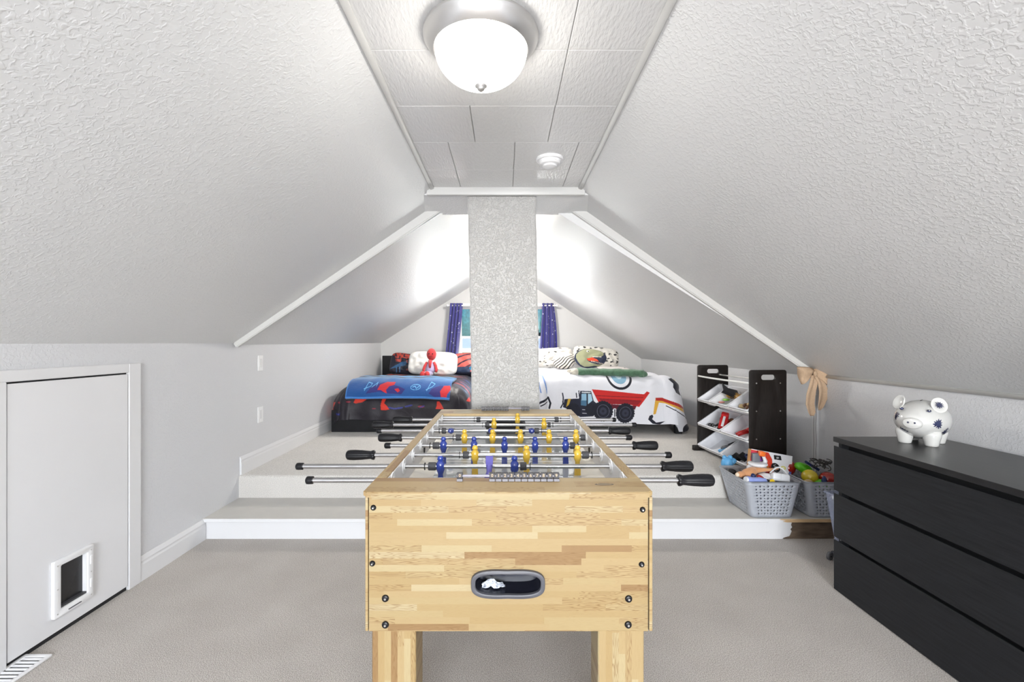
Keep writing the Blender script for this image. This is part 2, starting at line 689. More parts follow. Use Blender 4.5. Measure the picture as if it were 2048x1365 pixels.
o = obj('tread', box(B(), (XL, YR1 - 0.004, ZT - 0.012), (XR, YR2 + 0.02, ZT)), M['tread'], step)

# side walls (solid slabs), each with its sloping roof lining
bm = prism(B(), [(XL, Y0, 0), (XL, YB, 0), (XL, YB, ZLW + 0.004), (XL, Y0, ZLW)], (-0.1, 0, 0))
wl = struct('wall_left', bm, M['wall'])
bm = B()
prism(bm, [(XR, Y0, -0.0), (XR, YS + 0.04, 0), (XR, YS + 0.04, ZRW), (XR, Y0, ZRW)], (0.1, 0, 0))
prism(bm, [(XR, YS + 0.04, 0), (XRB, YB, 0), (XRB, YB, ZRB), (XR, YS + 0.04, ZRW)], (0.1, 0, 0))
wr = struct('wall_right', bm, M['wall'])


def slab(bm, a, b, c, d, t=0.06):
    """thick quad lining, thickness away from the room"""
    a, b, c, d = map(Vector, (a, b, c, d))
    n = (b - a).cross(d - a).normalized()
    if n.z < 0:
        n = -n
    prism(bm, [a, b, c, d], n * t)


bm = B()
slab(bm, (XL, Y0, ZLW), (XL, YS, ZLW), (XCL, YS, ZC), (XCL, Y0, ZC))
sl = struct('ceiling_slope_left', bm, M['slope'])
sl.name = 'ceiling_left'
bm = B()
slab(bm, (XR, Y0, ZRW), (XR, YS, ZRW), (XCR, YS, ZC), (XCR, Y0, ZC))
sr = struct('ceiling_right', bm, M['slope'])
# far half: the lining hangs a little lower
bm = B()
slab(bm, (XL, YS, ZLW - 0.012), (XL, YB, ZLW), (XRG, YB, ZRG), (XRG, YS, ZRG))
sfl = obj('far_slope', bm, M['slope'], sl)
bm = B()
slab(bm, (XR, YS, ZRW - 0.012), (XRB, YB, ZRB), (XRG, YB, ZRG), (XRG, YS, ZRG))
sfr = obj('far_slope', bm, M['slope'], sr)
# step boards between the two linings
for nmx, x0, z0, x1, z1, par in (('step_board', XL, ZLW, XCL, ZC, sl), ('step_board', XR, ZRW, XCR, ZC, sr)):
    d = Vector((x1 - x0, 0, z1 - z0)).normalized()
    nn = Vector((-d.z, 0, d.x))
    if nn.z > 0:
        nn = -nn
    a = Vector((x0, YS - 0.035, z0)) + d * 0.0
    b = Vector((x1, YS - 0.035, z1))
    bm = prism(B(), [a + nn * 0.0, b + nn * 0.0, b + nn * 0.062, a + nn * 0.038], (0, 0.045, 0))
    bmesh.ops.bevel(bm, geom=bm.edges[:], offset=0.006, segments=2, affect='EDGES')
    obj(nmx, bm, M['trimgrey'], par, auto=40)
    # thin caulk strip above it
# flat ceiling: backing plus tiles, each tile an object
YCE = 2.925
bm = box(B(), (XCL - 0.03, Y0, ZC + 0.008), (XCR + 0.03, YS + 0.02, ZC + 0.07))
ceil = struct('ceiling', bm, M['seam'])
rows = [(Y0, -3.2, [0.1]), (-3.2, -2.4, [-0.1]), (-2.4, -1.6, [0.2]), (-1.6, -0.70, [-0.2]), (-0.70, -0.30, [0.1]), (-0.30, 0.12, [-0.2]), (0.12, 0.53, [0.2]), (0.53, 0.95, [-0.1]), (0.95, 1.25, [0.215]),
        (1.25, 1.553, [0.215]), (1.553, 1.92, [0.215]), (1.92, 2.27, [-0.149, 0.213]), (2.27, 2.63, [-0.285, 0.05, 0.37]),
        (2.63, YCE + 0.01, [-0.285, 0.05, 0.37])]
rows = [(a, b, s) for a, b, s in rows]
for ya, yb, seams in rows:
    xs = [XCL - 0.005] + seams + [XCR + 0.005]
    for xa, xb in zip(xs[:-1], xs[1:]):
        g = 0.0012
        bm = box(B(), (xa + g, ya + g, ZC), (xb - g, yb - g, ZC + 0.012), 0.002, 1)
        obj('ceiling_tile', bm, M['tile'], ceil)
# header board and textured soffit beyond it
bm = box(B(), (-0.505, YCE, ZC - 0.048), (0.515, YCE + 0.03, ZC + 0.02), 0.006)
hd = struct('trim_2', bm, M['trimgrey'], auto=40)
bm = prism(B(), [(-0.56, YCE + 0.03, ZC - 0.040), (0.585, YCE + 0.03, ZC - 0.040), (0.60, YS + 0.03, ZC2 - 0.004), (-0.575, YS + 0.03, ZC2 - 0.004)], (0, 0, 0.06))
obj('soffit', bm, M['slope'], ceil)
bm = prism(B(), [(-0.60, YS + 0.005, ZC2 + 0.0), (0.62, YS + 0.005, ZC2 + 0.0), (0.62, YS + 0.005, ZRG + 0.1), (-0.60, YS + 0.005, ZRG + 0.1)], (0, -0.02, 0))
obj('header_face', bm, M['slope'], ceil)
# beads along the flat ceiling
for nme, xe, s in (('trim_3', XCL, -1), ('trim_4', XCR, 1)):
    bm = box(B(), (-0.013, Y0, -0.010), (0.013, YS - 0.03, 0.008), 0.005, 2)
    struct(nme, bm, M['trimgrey'], loc=(xe, 0, ZC - 0.004), rot=(0, s * 0.35, 0), auto=40)
# bead on the right knee wall
bm = B()
cyl(bm, (XR - 0.008, Y0, ZRW - 0.004), (XR - 0.008, YS, ZRW - 0.004), 0.013, n=12)
struct('trim_5', bm, M['trimgrey'], smooth=True)
bm = box(B(), (XR - 0.02, YS - 0.01, ZT), (XR + 0.002, YS + 0.035, ZRW - 0.01), 0.004)
t6 = struct('trim_6', bm, M['trim'])
for dy in (-0.013, 0.012):
    pts = [(XR - 0.0205, YS + dy + 0.0025 * math.sin(k * 1.7), ZT + 0.1 + k * 0.05) for k in range(14)]
    obj('paint_crack', tube(B(), pts, 0.0011, 5), M['dark'], t6)

# far gable with the window opening
WX0, WX1, WZ0, WZ1 = -0.72, 0.72, 0.86, 1.83
bm = B()
T = 0.12


def gable_face(bm, y):
    """gable wall outline with a rectangular hole, as quads around the hole"""
    def roof(x):
        if x < XRG:
            return ZLW + (ZRG - ZLW) * (x - XL) / (XRG - XL)
        return ZRB + (ZRG - ZRB) * (XRB - x) / (XRB - XRG)
    xs = [XL, WX0, XRG, WX1, XRB + 0.05]
    for a, b in zip(xs[:-1], xs[1:]):
        za, zb = roof(a) + 0.03, roof(b) + 0.03
        if a >= WX0 - 1e-6 and b <= WX1 + 1e-6:
            prism(bm, [(a, y, 0), (b, y, 0), (b, y, WZ0), (a, y, WZ0)], (0, T, 0))
            prism(bm, [(a, y, WZ1), (b, y, WZ1), (b, y, zb), (a, y, za)], (0, T, 0))
        else:
            prism(bm, [(a, y, 0), (b, y, 0), (b, y, zb), (a, y, za)], (0, T, 0))


gable_face(bm, YB)
wb_ = struct('wall_back', bm, M['gable'])
# rear gable (behind the camera) with a window opening too
bm = B()
for lo, hi in (((XL - 0.1, Y0 - 0.1, 0), (-0.9, Y0, 2.3)), ((1.2, Y0 - 0.1, 0), (XR + 0.1, Y0, 2.3)),
               ((-0.9, Y0 - 0.1, 0), (1.2, Y0, 0.75)), ((-0.9, Y0 - 0.1, 2.05), (1.2, Y0, 2.3))):
    box(bm, lo, hi)
struct('wall_front', bm, M['wall'])
bm = B()
for lo, hi in (((-0.96, Y0, 0.69), (-0.9, Y0 + 0.02, 2.11)), ((1.2, Y0, 0.69), (1.26, Y0 + 0.02, 2.11)),
               ((-0.9, Y0, 0.69), (1.2, Y0 + 0.02, 0.75)), ((-0.9, Y0, 2.05), (1.2, Y0 + 0.02, 2.11)), ((0.13, Y0 - 0.05, 0.75), (0.17, Y0 - 0.02, 2.05))):
    box(bm, lo, hi)
struct('window_2', bm, M['trim'])

# far window
fr = B()
fw = 0.045
for lo, hi in (((WX0 - 0.05, YB - 0.018, WZ1 - 0.01), (WX1 + 0.05, YB, WZ1 + 0.045)),
               ((WX0 - 0.05, YB - 0.018, WZ0 - 0.05), (WX0 + 0.005, YB, WZ1)),
               ((WX1 - 0.005, YB - 0.018, WZ0 - 0.05), (WX1 + 0.05, YB, WZ1)),
               ((WX0 - 0.07, YB - 0.04, WZ0 - 0.03), (WX1 + 0.07, YB, WZ0))):
    box(fr, lo, hi, 0.003, 1)
win = struct('window_1', fr, M['trim'])
zmid = 1.345
fr = B()
for lo, hi in (((WX0, YB + 0.03, WZ0), (WX0 + fw, YB + 0.07, WZ1)), ((WX1 - fw, YB + 0.03, WZ0), (WX1, YB + 0.07, WZ1)),
               ((WX0, YB + 0.03, WZ0), (WX1, YB + 0.07, WZ0 + fw)), ((WX0, YB + 0.03, WZ1 - fw), (WX1, YB + 0.07, WZ1)),
               ((WX0, YB + 0.02, zmid - 0.02), (WX1, YB + 0.06, zmid + 0.02))):
    box(fr, lo, hi, 0.003, 1)
obj('window_frame', fr, M['trim'], win)


def glass_mat(name, tint, mottled=False):
    m, nt, b = nm(name)
    nt.nodes.remove(b)
    L = nt.links
    out = nt.nodes['Material Output']
    tr = nt.nodes.new('ShaderNodeBsdfTransparent')
    tr.inputs[0].default_value = (*tint, 1)
    if mottled:
        co = nt.nodes.new('ShaderNodeTexCoord')
        n = nt.nodes.new('ShaderNodeTexNoise')
        n.inputs['Scale'].default_value = 36
        n.inputs['Detail'].default_value = 6
        L.new(co.outputs['Object'], n.inputs['Vector'])
        cr = nt.nodes.new('ShaderNodeValToRGB')
        cr.color_ramp.elements[0].position = 0.35
        cr.color_ramp.elements[0].color = (*[c * 0.7 for c in tint], 1)
        cr.color_ramp.elements[1].position = 0.7
        cr.color_ramp.elements[1].color = (*tint, 1)
        L.new(n.outputs[0], cr.inputs[0])
        L.new(cr.outputs[0], tr.inputs[0])
    gl = nt.nodes.new('ShaderNodeBsdfGlossy')
    gl.inputs['Roughness'].default_value = 0.02
    mx = nt.nodes.new('ShaderNodeMixShader')
    fz = nt.nodes.new('ShaderNodeFresnel')
    fz.inputs[0].default_value = 1.45
    L.new(fz.outputs[0], mx.inputs[0])
    L.new(tr.outputs[0], mx.inputs[1])
    L.new(gl.outputs[0], mx.inputs[2])
    L.new(mx.outputs[0], out.inputs[0])
    return m


M['glass'] = glass_mat('clear_glass', (0.95, 0.97, 0.97))
M['bluefilm'] = glass_mat('blue_tinted_pane', (0.17, 0.27, 0.31), True)
o = obj('pane', box(B(), (WX0 + fw, YB + 0.045, WZ0 + fw), (WX1 - fw, YB + 0.049, zmid - 0.02)), M['glass'], win)
o = obj('pane', box(B(), (WX0 + fw, YB + 0.035, zmid + 0.02), (WX1 - fw, YB + 0.039, WZ1 - fw)), M['bluefilm'], win)
o['label'] = 'blue-tinted upper pane'

# chimney chase
a = at(935, 392, 2.96)
xt0, xt1 = ax(935, 2.96), ax(1072, 2.96)
xb0, xb1 = ax(943.5, 2.96), ax(1079.5, 2.96)
zb = CZ - (820 - 686) * 2.96 / F
k0 = (xb0 - xt0) / (zb - 2.2)
k1 = (xb1 - xt1) / (zb - 2.2)
bot0, bot1 = xt0 + k0 * (ZT - 2.2), xt1 + k1 * (ZT - 2.2)
bm = prism(B(), [(bot0, 2.965, ZT), (bot1, 2.965, ZT), (xt1, 2.965, 2.215), (xt0, 2.965, 2.215)], (0, 0.50, 0))
bmesh.ops.subdivide_edges(bm, edges=[e for e in bm.edges if e.calc_length() > 1], cuts=14)
for v in bm.verts:
    n_ = mnoise.noise(Vector((v.co.x * 9, v.co.y * 9, v.co.z * 7)))
    v.co.x += n_ * 0.004
es = [e for e in bm.edges if abs(e.verts[0].co.y - e.verts[1].co.y) < 0.01 and abs(e.verts[0].co.z - e.verts[1].co.z) > 0.02 and e.verts[0].co.y < 3.0 and len(e.link_faces) == 2 and e.calc_face_angle(0) > 1]
bmesh.ops.bevel(bm, geom=es, offset=0.008, segments=3, affect='EDGES')
struct('wall_chimney', bm, M['chase'], auto=40)


# baseboards
def baseboard(name, y0, y1, z):
    prof = [(0, 0), (0.014, 0), (0.014, 0.085), (0.011, 0.095), (0.011, 0.103), (0.014, 0.106), (0.012, 0.112), (0.007, 0.124), (0.004, 0.131), (0, 0.131)]
    bm = prism(B(), [(XL + x, y0, z + zz) for x, zz in prof], (0, y1 - y0, 0))
    return struct(name, bm, M['trim'])


baseboard('baseboard_left', 2.39, YR1 + 0.005, 0.0)
baseboard('baseboard_upper_left', YR2 + 0.01, YB, ZU).name = 'baseboard_platform_left'
bm = box(B(), (XL, YB - 0.014, ZU), (XRB, YB, ZU + 0.12), 0.004)
struct('baseboard_back', bm, M['trim'])

# ------------------------------------------------------------------ low access door on the left wall
DY0, DY1, DZ0, DZ1 = 1.752, 2.31, 0.025, CZ - 0.160
dr = B()
casz = CZ - 0.106
cas = B()
box(cas, (XL, DY1 + 0.006, 0.0), (XL + 0.018, 2.392, casz), 0.003, 1)
box(cas, (XL, 0.9, DZ1 + 0.008), (XL + 0.018, DY1 + 0.006, casz), 0.003, 1)
box(cas, (XL, 1.66, 0.0), (XL + 0.018, DY0 - 0.004, DZ1 + 0.008), 0.003, 1)
cas = struct('door_1', cas, M['trim'])
box_bm = box(B(), (XL + 0.0005, DY0 - 0.004, 0.0), (XL + 0.0025, DY1 + 0.006, DZ1 + 0.008))
obj('shadow_gap', box_bm, M['dark'], cas)
# door leaf with the cat flap opening cut out; local x = Y, local y = Z
fy0, fy1, fz0, fz1 = 1.955, 2.055, 0.135, 0.30
leaf = shape2d([[(DY0, DZ0), (DY1, DZ0), (DY1, DZ1), (DY0, DZ1)], [(1.945, 0.12), (1.945, 0.31), (2.075, 0.31), (2.075, 0.12)]], 0.012)
mm = Matrix(((0, 0, 1, XL + 0.009), (1, 0, 0, 0), (0, 1, 0, 0), (0, 0, 0, 1)))
bmesh.ops.transform(leaf, matrix=mm, verts=leaf.verts)
leaf = obj('door_leaf', leaf, M['door'], cas)
cf = empty('cat_flap', (XL + 0.018, 2.01, 0.21))
tag(cf, 'white plastic cat flap with dark tunnel, set in the low white door', 'cat flap')
ring = shape2d([rrect(-0.0925, -0.122, 0.0925, 0.122, 0.008), rrect(-0.062, -0.09, 0.064, 0.096, 0.006)[::-1]], 0.016, 0.003)
bmesh.ops.transform(ring, matrix=Matrix(((0, 0, 1, 0.005), (1, 0, 0, 0), (0, 1, 0, 0), (0, 0, 0, 1))), verts=ring.verts)
obj('flap_frame', ring, M['white'], cf, auto=40)
tn = B()
for lo, hi in (((-0.012, -0.064, -0.092), (0.006, -0.060, 0.098)), ((-0.012, 0.060, -0.092), (0.006, 0.064, 0.098)),
               ((-0.012, -0.064, -0.094), (0.006, 0.064, -0.088)), ((-0.012, -0.064, 0.094), (0.006, 0.064, 0.098))):
    box(tn, lo, hi)
obj('tunnel', tn, M['white'], cf)
obj('flap', box(B(), (-0.0125, -0.060, -0.088), (-0.010, 0.060, 0.094)), mat('smoked_flap', (0.02, 0.02, 0.022), 0.25), cf)
obj('sill', box(B(), (-0.012, -0.060, -0.088), (0.008, 0.060, -0.080)), M['rubber'], cf)
for yy, zz in ((-0.078, -0.105), (-0.078, 0.0), (-0.078, 0.1), (0.079, -0.105), (0.079, 0.0), (0.079, 0.1)):
    obj('screw', cyl(B(), (0.012, yy, zz), (0.0145, yy, zz), 0.0028, n=10), M['nickel'], cf)
for zz in (-0.05, 0.055):
    obj('latch', box(B(), (0.012, 0.072, zz - 0.02), (0.017, 0.083, zz + 0.02), 0.002, 1), M['white'], cf)
obj('label_slot', box(B(), (0.0125, -0.03, -0.112), (0.0145, 0.03, -0.108)), M['greyring'], cf)

# floor vent
vent = empty('floor_vent', (-1.872, 1.66, 0.0))
tag(vent, 'white metal floor register with open slats beside the low door', 'vent')
vf = shape2d([rrect(-0.055, -0.17, 0.055, 0.17, 0.006), rrect(-0.04, -0.152, 0.04, 0.152, 0.003)[::-1]], 0.008, 0.002)
bmesh.ops.translate(vf, vec=(0, 0, 0.005), verts=vf.verts)
obj('vent_frame', vf, M['white'], vent, auto=40)
obj('duct', box(B(), (-0.04, -0.152, 0.0005), (0.04, 0.152, 0.0015)), M['dark'], vent)
for k in range(16):
    y = -0.142 + k * 0.0189
    bm = box(B(), (-0.04, -0.0048, -0.0012), (0.04, 0.0048, 0.0012))
    obj('slat', bm, M['white'], vent, loc=(0, y, 0.0055), rot=(0.35, 0, 0))

# light switch + blank plate on the left wall
sw = empty('light_switch', (XL, 3.585, CZ - 0.16))
tag(sw, 'white dimmer light switch, upper plate on the left wall above the step', 'light switch')
obj('plate', box(B(), (0, -0.036, -0.06), (0.006, 0.036, 0.06), 0.0025), M['white'], sw)
obj('paddle', box(B(), (0.005, -0.017, -0.034), (0.009, 0.006, 0.034), 0.0015), M['trim'], sw)
obj('slider', box(B(), (0.005, 0.010, -0.034), (0.0085, 0.015, 0.034), 0.001), M['trim'], sw)
ot = empty('wall_plate', (XL, 3.585, CZ - 0.565))
tag(ot, 'blank white wall plate, lower one on the left wall above the step', 'wall plate')
obj('plate', box(B(), (0, -0.037, -0.062), (0.006, 0.037, 0.062), 0.0025), M['white'], ot)
obj('insert', box(B(), (0.005, -0.017, -0.034), (0.008, 0.017, 0.034), 0.001), M['trim'], ot)
for s in (-1, 1):
    obj('screw', cyl(B(), (0.005, 0, s * 0.05), (0.0072, 0, s * 0.05), 0.003, n=10), M['white'], ot)

# ------------------------------------------------------------------ ceiling lamp
lampc = (-0.078, 1.478, ZC)
lamp = empty('ceiling_lamp', lampc)
tag(lamp, 'round flush ceiling lamp, brushed nickel ring with glowing frosted glass bowl', 'ceiling lamp')
prof = [(0.10, 0.0), (0.176, 0.0), (0.186, -0.006), (0.186, -0.014), (0.181, -0.02), (0.179, -0.024), (0.172, -0.036), (0.160, -0.050), (0.153, -0.056), (0.149, -0.056), (0.149, -0.045)]
obj('ring', lathe(B(), prof, 64), M['nickel'], lamp, auto=35)
prof = []
for k in range(15):
    t = k / 14
    prof.append((0.149 * math.cos(t * PI / 2) ** 1.02 if t < 1 else 0.0, -0.052 - 0.110 * math.sin(t * PI / 2)))
m, nt, b = nm('glowing_frosted_glass')
b.inputs['Base Color'].default_value = (0.9, 0.85, 0.75, 1)
b.inputs['Roughness'].default_value = 0.25
lw = nt.nodes.new('ShaderNodeTexCoord')
b.inputs['Emission Color'].default_value = (1.0, 0.955, 0.88, 1)
b.inputs['Emission Strength'].default_value = 1.45
M['bowl'] = m
obj('glass_bowl', lathe(B(), prof, 64), M['bowl'], lamp, smooth=True)
prof = [(0.0, -0.158), (0.012, -0.159), (0.019, -0.162), (0.020, -0.167), (0.013, -0.171), (0.012, -0.177), (0.007, -0.182), (0.0, -0.183)]
obj('finial', lathe(B(), prof, 24), M['nickel'], lamp, smooth=True)
b.inputs['Emission Strength'].default_value = 18
# a second lamp of the same kind hangs behind the chimney and lights the far half
lamp2 = copy_tree(lamp)
lamp2.location = (-0.01, 5.5, 2.30)
lamp2['label'] = 'matching round ceiling lamp on the far ceiling, hidden behind the chimney'
m2 = m.copy()
m2.name = 'bright_frosted_glass'
m2.node_tree.nodes['Principled BSDF'].inputs['Emission Strength'].default_value = 165
obj('stem', cyl(B(), (0, 0, 0), (0, 0, 0.14), 0.02, n=16), M['nickel'], lamp2)
for ch in lamp2.children:
    if ch.name.startswith('glass_bowl'):
        ch.data = ch.data.copy()
        ch.data.materials[0] = m2

# smoke detector
sd = empty('smoke_detector', (0.243, 2.47, ZC))
tag(sd, 'round white smoke detector on the flat ceiling', 'smoke detector')
obj('base', lathe(B(), [(0, 0), (0.074, 0), (0.075, -0.008), (0.070, -0.014), (0, -0.014)], 40), M['white'], sd, auto=35)
obj('body', lathe(B(), [(0.060, -0.012), (0.059, -0.028), (0.054, -0.034), (0.040, -0.038), (0.038, -0.046), (0.02, -0.052), (0, -0.053)], 40), M['white'], sd, auto=30)
obj('test_button', box(B(), (0.0, -0.061, -0.026), (0.03, -0.056, -0.017), 0.002), M['trim'], sd)

# ================================================================== FOOSBALL TABLE
TX0, TX1, TY0, TY1, TZ = -0.373, 0.388, 1.191, 2.668, 0.87
TB = 0.502
cx = (TX0 + TX1) / 2
tab = empty('foosball_table', (cx, (TY0 + TY1) / 2, 0))
tag(tab, 'pine-coloured foosball table with blue and yellow players in the middle of the room', 'foosball table')
TO = Vector(tab.location)


def tobj(name, bm, m, **k):
    """part of the table given in room coordinates"""
    bmesh.ops.translate(bm, vec=-TO, verts=bm.verts)
    return obj(name, bm, m, k.pop('parent', tab), **k)


# end planks with clipped corners
def endplank(y0, y1, front):
    c = 0.012
    if front:
        pts = [(TX0, y0 + c), (TX0 + c, y0), (TX1 - c, y0), (TX1, y0 + c), (TX1, y1), (TX0, y1)]
    else:
        pts = [(TX0, y0), (TX1, y0), (TX1, y1 - c), (TX1 - c, y1), (TX0 + c, y1), (TX0, y1 - c)]
    bm = prism(B(), [(x, y, TZ - 0.014) for x, y in pts], (0, 0, 0.014))
    bmesh.ops.bevel(bm, geom=[e for e in bm.edges if abs(e.verts[0].co.z - e.verts[1].co.z) < 1e-4], offset=0.002, segments=2, affect='EDGES')
    return bm


IY0, IY1 = 1.314, 2.50
tobj('edge_band', box(B(), (TX0 + 0.012, TY0 - 0.0052, TZ - 0.0138), (TX1 - 0.012, TY0 - 0.0038, TZ - 0.001)), M['pinefront'])
tobj('end_plank', endplank(TY0 - 0.004, IY0, True), M['pinetop'], auto=40)
tobj('end_plank', endplank(IY1, TY1, False), M['pinetop'], auto=40)
for x0, x1 in ((TX0, TX0 + 0.031), (TX1 - 0.031, TX1)):
    tobj('side_rail', box(B(), (x0, IY0, TZ - 0.014), (x1, IY1, TZ), 0.002, 1), M['pinerail'])
for x0, x1 in ((TX0 + 0.002, TX0 + 0.03), (TX1 - 0.03, TX1 - 0.002)):
    tobj('side_panel', box(B(), (x0, TY0 + 0.0205, TB), (x1, TY1, TZ - 0.0145), 0.001, 1), M['pineside'])
# inner white walls
ix0, ix1 = TX0 + 0.0305, TX1 - 0.0305
for x0, x1 in ((ix0, ix0 + 0.004), (ix1 - 0.004, ix1)):
    tobj('inner_wall', box(B(), (x0, IY0, 0.74), (x1, IY1, TZ - 0.004)), M['inner'])
tobj('inner_wall', box(B(), (ix0, IY0 - 0.006, 0.74), (ix1, IY0, TZ - 0.015)), M['inner'])
gx0, gx1 = ax(975, 2.5), ax(1048, 2.5)
far_in = shape2d([[(ix0, 0.74), (ix1, 0.74), (ix1, TZ - 0.015), (ix0, TZ - 0.015)], rrect(gx0, 0.762, gx1, 0.83, 0.018)[::-1]], 0.006)
bmesh.ops.transform(far_in, matrix=Matrix(((1, 0, 0, 0), (0, 0, -1, IY1 - 0.004), (0, 1, 0, 0), (0, 0, 0, 1))), verts=far_in.verts)
tobj('inner_wall', far_in, M['inner'])
gr = shape2d([rrect(gx0 - 0.008, 0.756, gx1 + 0.008, 0.84, 0.022), rrect(gx0 + 0.002, 0.762, gx1 - 0.002, 0.828, 0.016)[::-1]], 0.008, 0.002)
bmesh.ops.transform(gr, matrix=Matrix(((1, 0, 0, 0), (0, 0, -1, IY1 - 0.011), (0, 1, 0, 0), (0, 0, 0, 1))), verts=gr.verts)
tobj('goal_rim', gr, M['greyring'])
tobj('goal_mouth', box(B(), (gx0 - 0.005, IY1 + 0.002, 0.755), (gx1 + 0.005, IY1 + 0.06, 0.835)), M['dark'])
FZ = 0.762
tobj('play_field', box(B(), (ix0, IY0, FZ - 0.01), (ix1, IY1, FZ)), M['field'])
# ramps along the sides (wedges of pale wood)
M['ramp'] = mat('cream_ramp', (0.72, 0.68, 0.60), 0.35)
for x0, x1 in ((ix0 + 0.004, ix0 + 0.075), (ix1 - 0.004, ix1 - 0.075)):
    bm = prism(B(), [(x0, IY0, FZ), (x1, IY0, FZ), (x0, IY0, FZ + 0.022)], (0, IY1 - IY0 - 0.01, 0))
    tobj('side_ramp', bm, M['ramp'])
# field marks
M['mark'] = mat('white_field_line', (0.85, 0.85, 0.85), 0.2)
ym = (IY0 + IY1) / 2
tobj('halfway_line', box(B(), (ix0 + 0.075, ym - 0.004, FZ), (ix1 - 0.075, ym + 0.004, FZ + 0.0006)), M['mark'])
bm = shape2d([[(0.1 * math.cos(a * PI / 24), 0.1 * math.sin(a * PI / 24)) for a in range(48)],
              [(0.092 * math.cos(a * PI / 24), 0.092 * math.sin(a * PI / 24)) for a in range(48)][::-1]], 0.0008)
bmesh.ops.translate(bm, vec=(cx, ym, FZ + 0.0005), verts=bm.verts)
tobj('centre_circle', bm, M['mark'])
# black ball holes in the side walls (half-way ball entries)
for px, X in ((847, ix0 + 0.0045), (1177, ix1 - 0.0045)):
    s = 1 if X < 0 else -1
    tobj('ball_entry', cyl(B(), (X, ym, 0.812), (X + s * 0.0015, ym, 0.812), 0.017, n=24), M['dark'])

# front panel with the ball return opening
pY = TY0 - 0.0


def FX(px):
    return (px - 1010) * TY0 / F


def FZp(py):
    return CZ - (py - 686) * TY0 / F


def return_outline(gr_):
    """stadium with slightly waisted long sides"""
    cxx, czz = (FX(942) + FX(1090)) / 2, (FZp(1139) + FZp(1199)) / 2
    hw, hh = (FX(1090) - FX(942)) / 2 - gr_, (FZp(1139) - FZp(1199)) / 2 - gr_
    out = []
    for k in range(64):
        a = 2 * PI * k / 64
        c, s = math.cos(a), math.sin(a)
        x = hw * math.copysign(abs(c) ** 0.70, c)
        z = hh * math.copysign(abs(s) ** 0.62, s)
        z *= 1 - 0.07 * max(0, 1 - abs(x) / (hw * 0.75)) ** 1
        out.append((cxx + x, czz + z))
    return out


front = shape2d([[(FX(737), TB), (FX(1297), TB), (FX(1297), TZ - 0.0145), (FX(737), TZ - 0.0145)], return_outline(0.006)[::-1]], 0.016)
XZ = Matrix(((1, 0, 0, 0), (0, 0, -1, 0), (0, 1, 0, 0), (0, 0, 0, 1)))
bmesh.ops.transform(front, matrix=Matrix.Translation((0, TY0 + 0.012, 0)) @ XZ, verts=front.verts)
tobj('end_panel', front, M['pinefront'])
for x0, x1, gx in ((FX(729.5), FX(735), FX(736)), (FX(1299.5), FX(1306), FX(1298.5))):
    tobj('corner_strip', box(B(), (x0, TY0 + 0.004, TB), (x1, TY0 + 0.020, TZ - 0.0145), 0.001, 1), M['pineside'])
    tobj('gap', box(B(), (gx - 0.002, TY0 + 0.012, TB), (gx + 0.002, TY0 + 0.018, TZ - 0.0145)), M['dark'])
tobj('end_panel', box(B(), (TX0 + 0.03, TY1 - 0.016, TB), (TX1 - 0.03, TY1 - 0.001, TZ - 0.0145)), M['pinefront'])
rg = shape2d([return_outline(0.0), return_outline(0.0115)[::-1]], 0.012, 0.003)
bmesh.ops.transform(rg, matrix=Matrix.Translation((0, TY0 + 0.0, 0)) @ XZ, verts=rg.verts)
ret = tobj('ball_return', rg, M['greyring'], auto=40)
cu = B()
o1 = return_outline(0.009)
o2 = return_outline(0.016)
r0 = [cu.verts.new((x, TY0 + 0.0, z)) for x, z in o1]
r1 = [cu.verts.new((x, TY0 + 0.055, z)) for x, z in o2]
for i in range(64):
    j = (i + 1) % 64
    cu.faces.new((r0[i], r0[j], r1[j], r1[i]))
cu.faces.new(r1)
bmesh.ops.translate(cu, vec=-TO, verts=cu.verts)
cup = obj('cup', cu, M['cup'], ret, auto=60)
for dz, sag in ((0.018, 0.005), (0.004, 0.007)):
    pts = []
    for k in range(9):
        t = k / 8
        pts.append(Vector((FX(952) + t * (FX(1080) - FX(952)), TY0 + 0.046, (FZp(1169)) + dz - sag * (1 - abs(2 * t - 1)))) - TO)
    obj('crease', tube(B(), pts, 0.0006, 5), mat('cup_crease', (0.06, 0.065, 0.09), 0.3), ret)
# crumpled plastic bag in the cup
bm = B()
zz = FZp(1185)
grid = {}
for i in range(9):
    for j in range(7):
        x = FX(964) + (FX(1010) - FX(964)) * i / 8
        top = 0.024 * (1 - abs(i / 8 - 0.38) * 1.25)
        z = zz + max(0.002, top) * j / 6
        y = TY0 + 0.026 + 0.008 * random.uniform(-1, 1)
        grid[i, j] = bm.verts.new(Vector((x + random.uniform(-1, 1) * 0.0012, y, z)))
for i in range(8):
    for j in range(6):
        bm.faces.new((grid[i, j], grid[i + 1, j], grid[i + 1, j + 1], grid[i, j + 1]))
bag = obj('plastic_bag', bm, mat('crinkled_clear_plastic', (0.62, 0.65, 0.72), 0.12, var=0.7, vscale=120, coat=0.5))
tag(bag, 'small crumpled clear plastic bag lying in the black ball return', 'plastic bag')
md = bag.modifiers.new('t', 'SOLIDIFY')
md.thickness = 0.0008
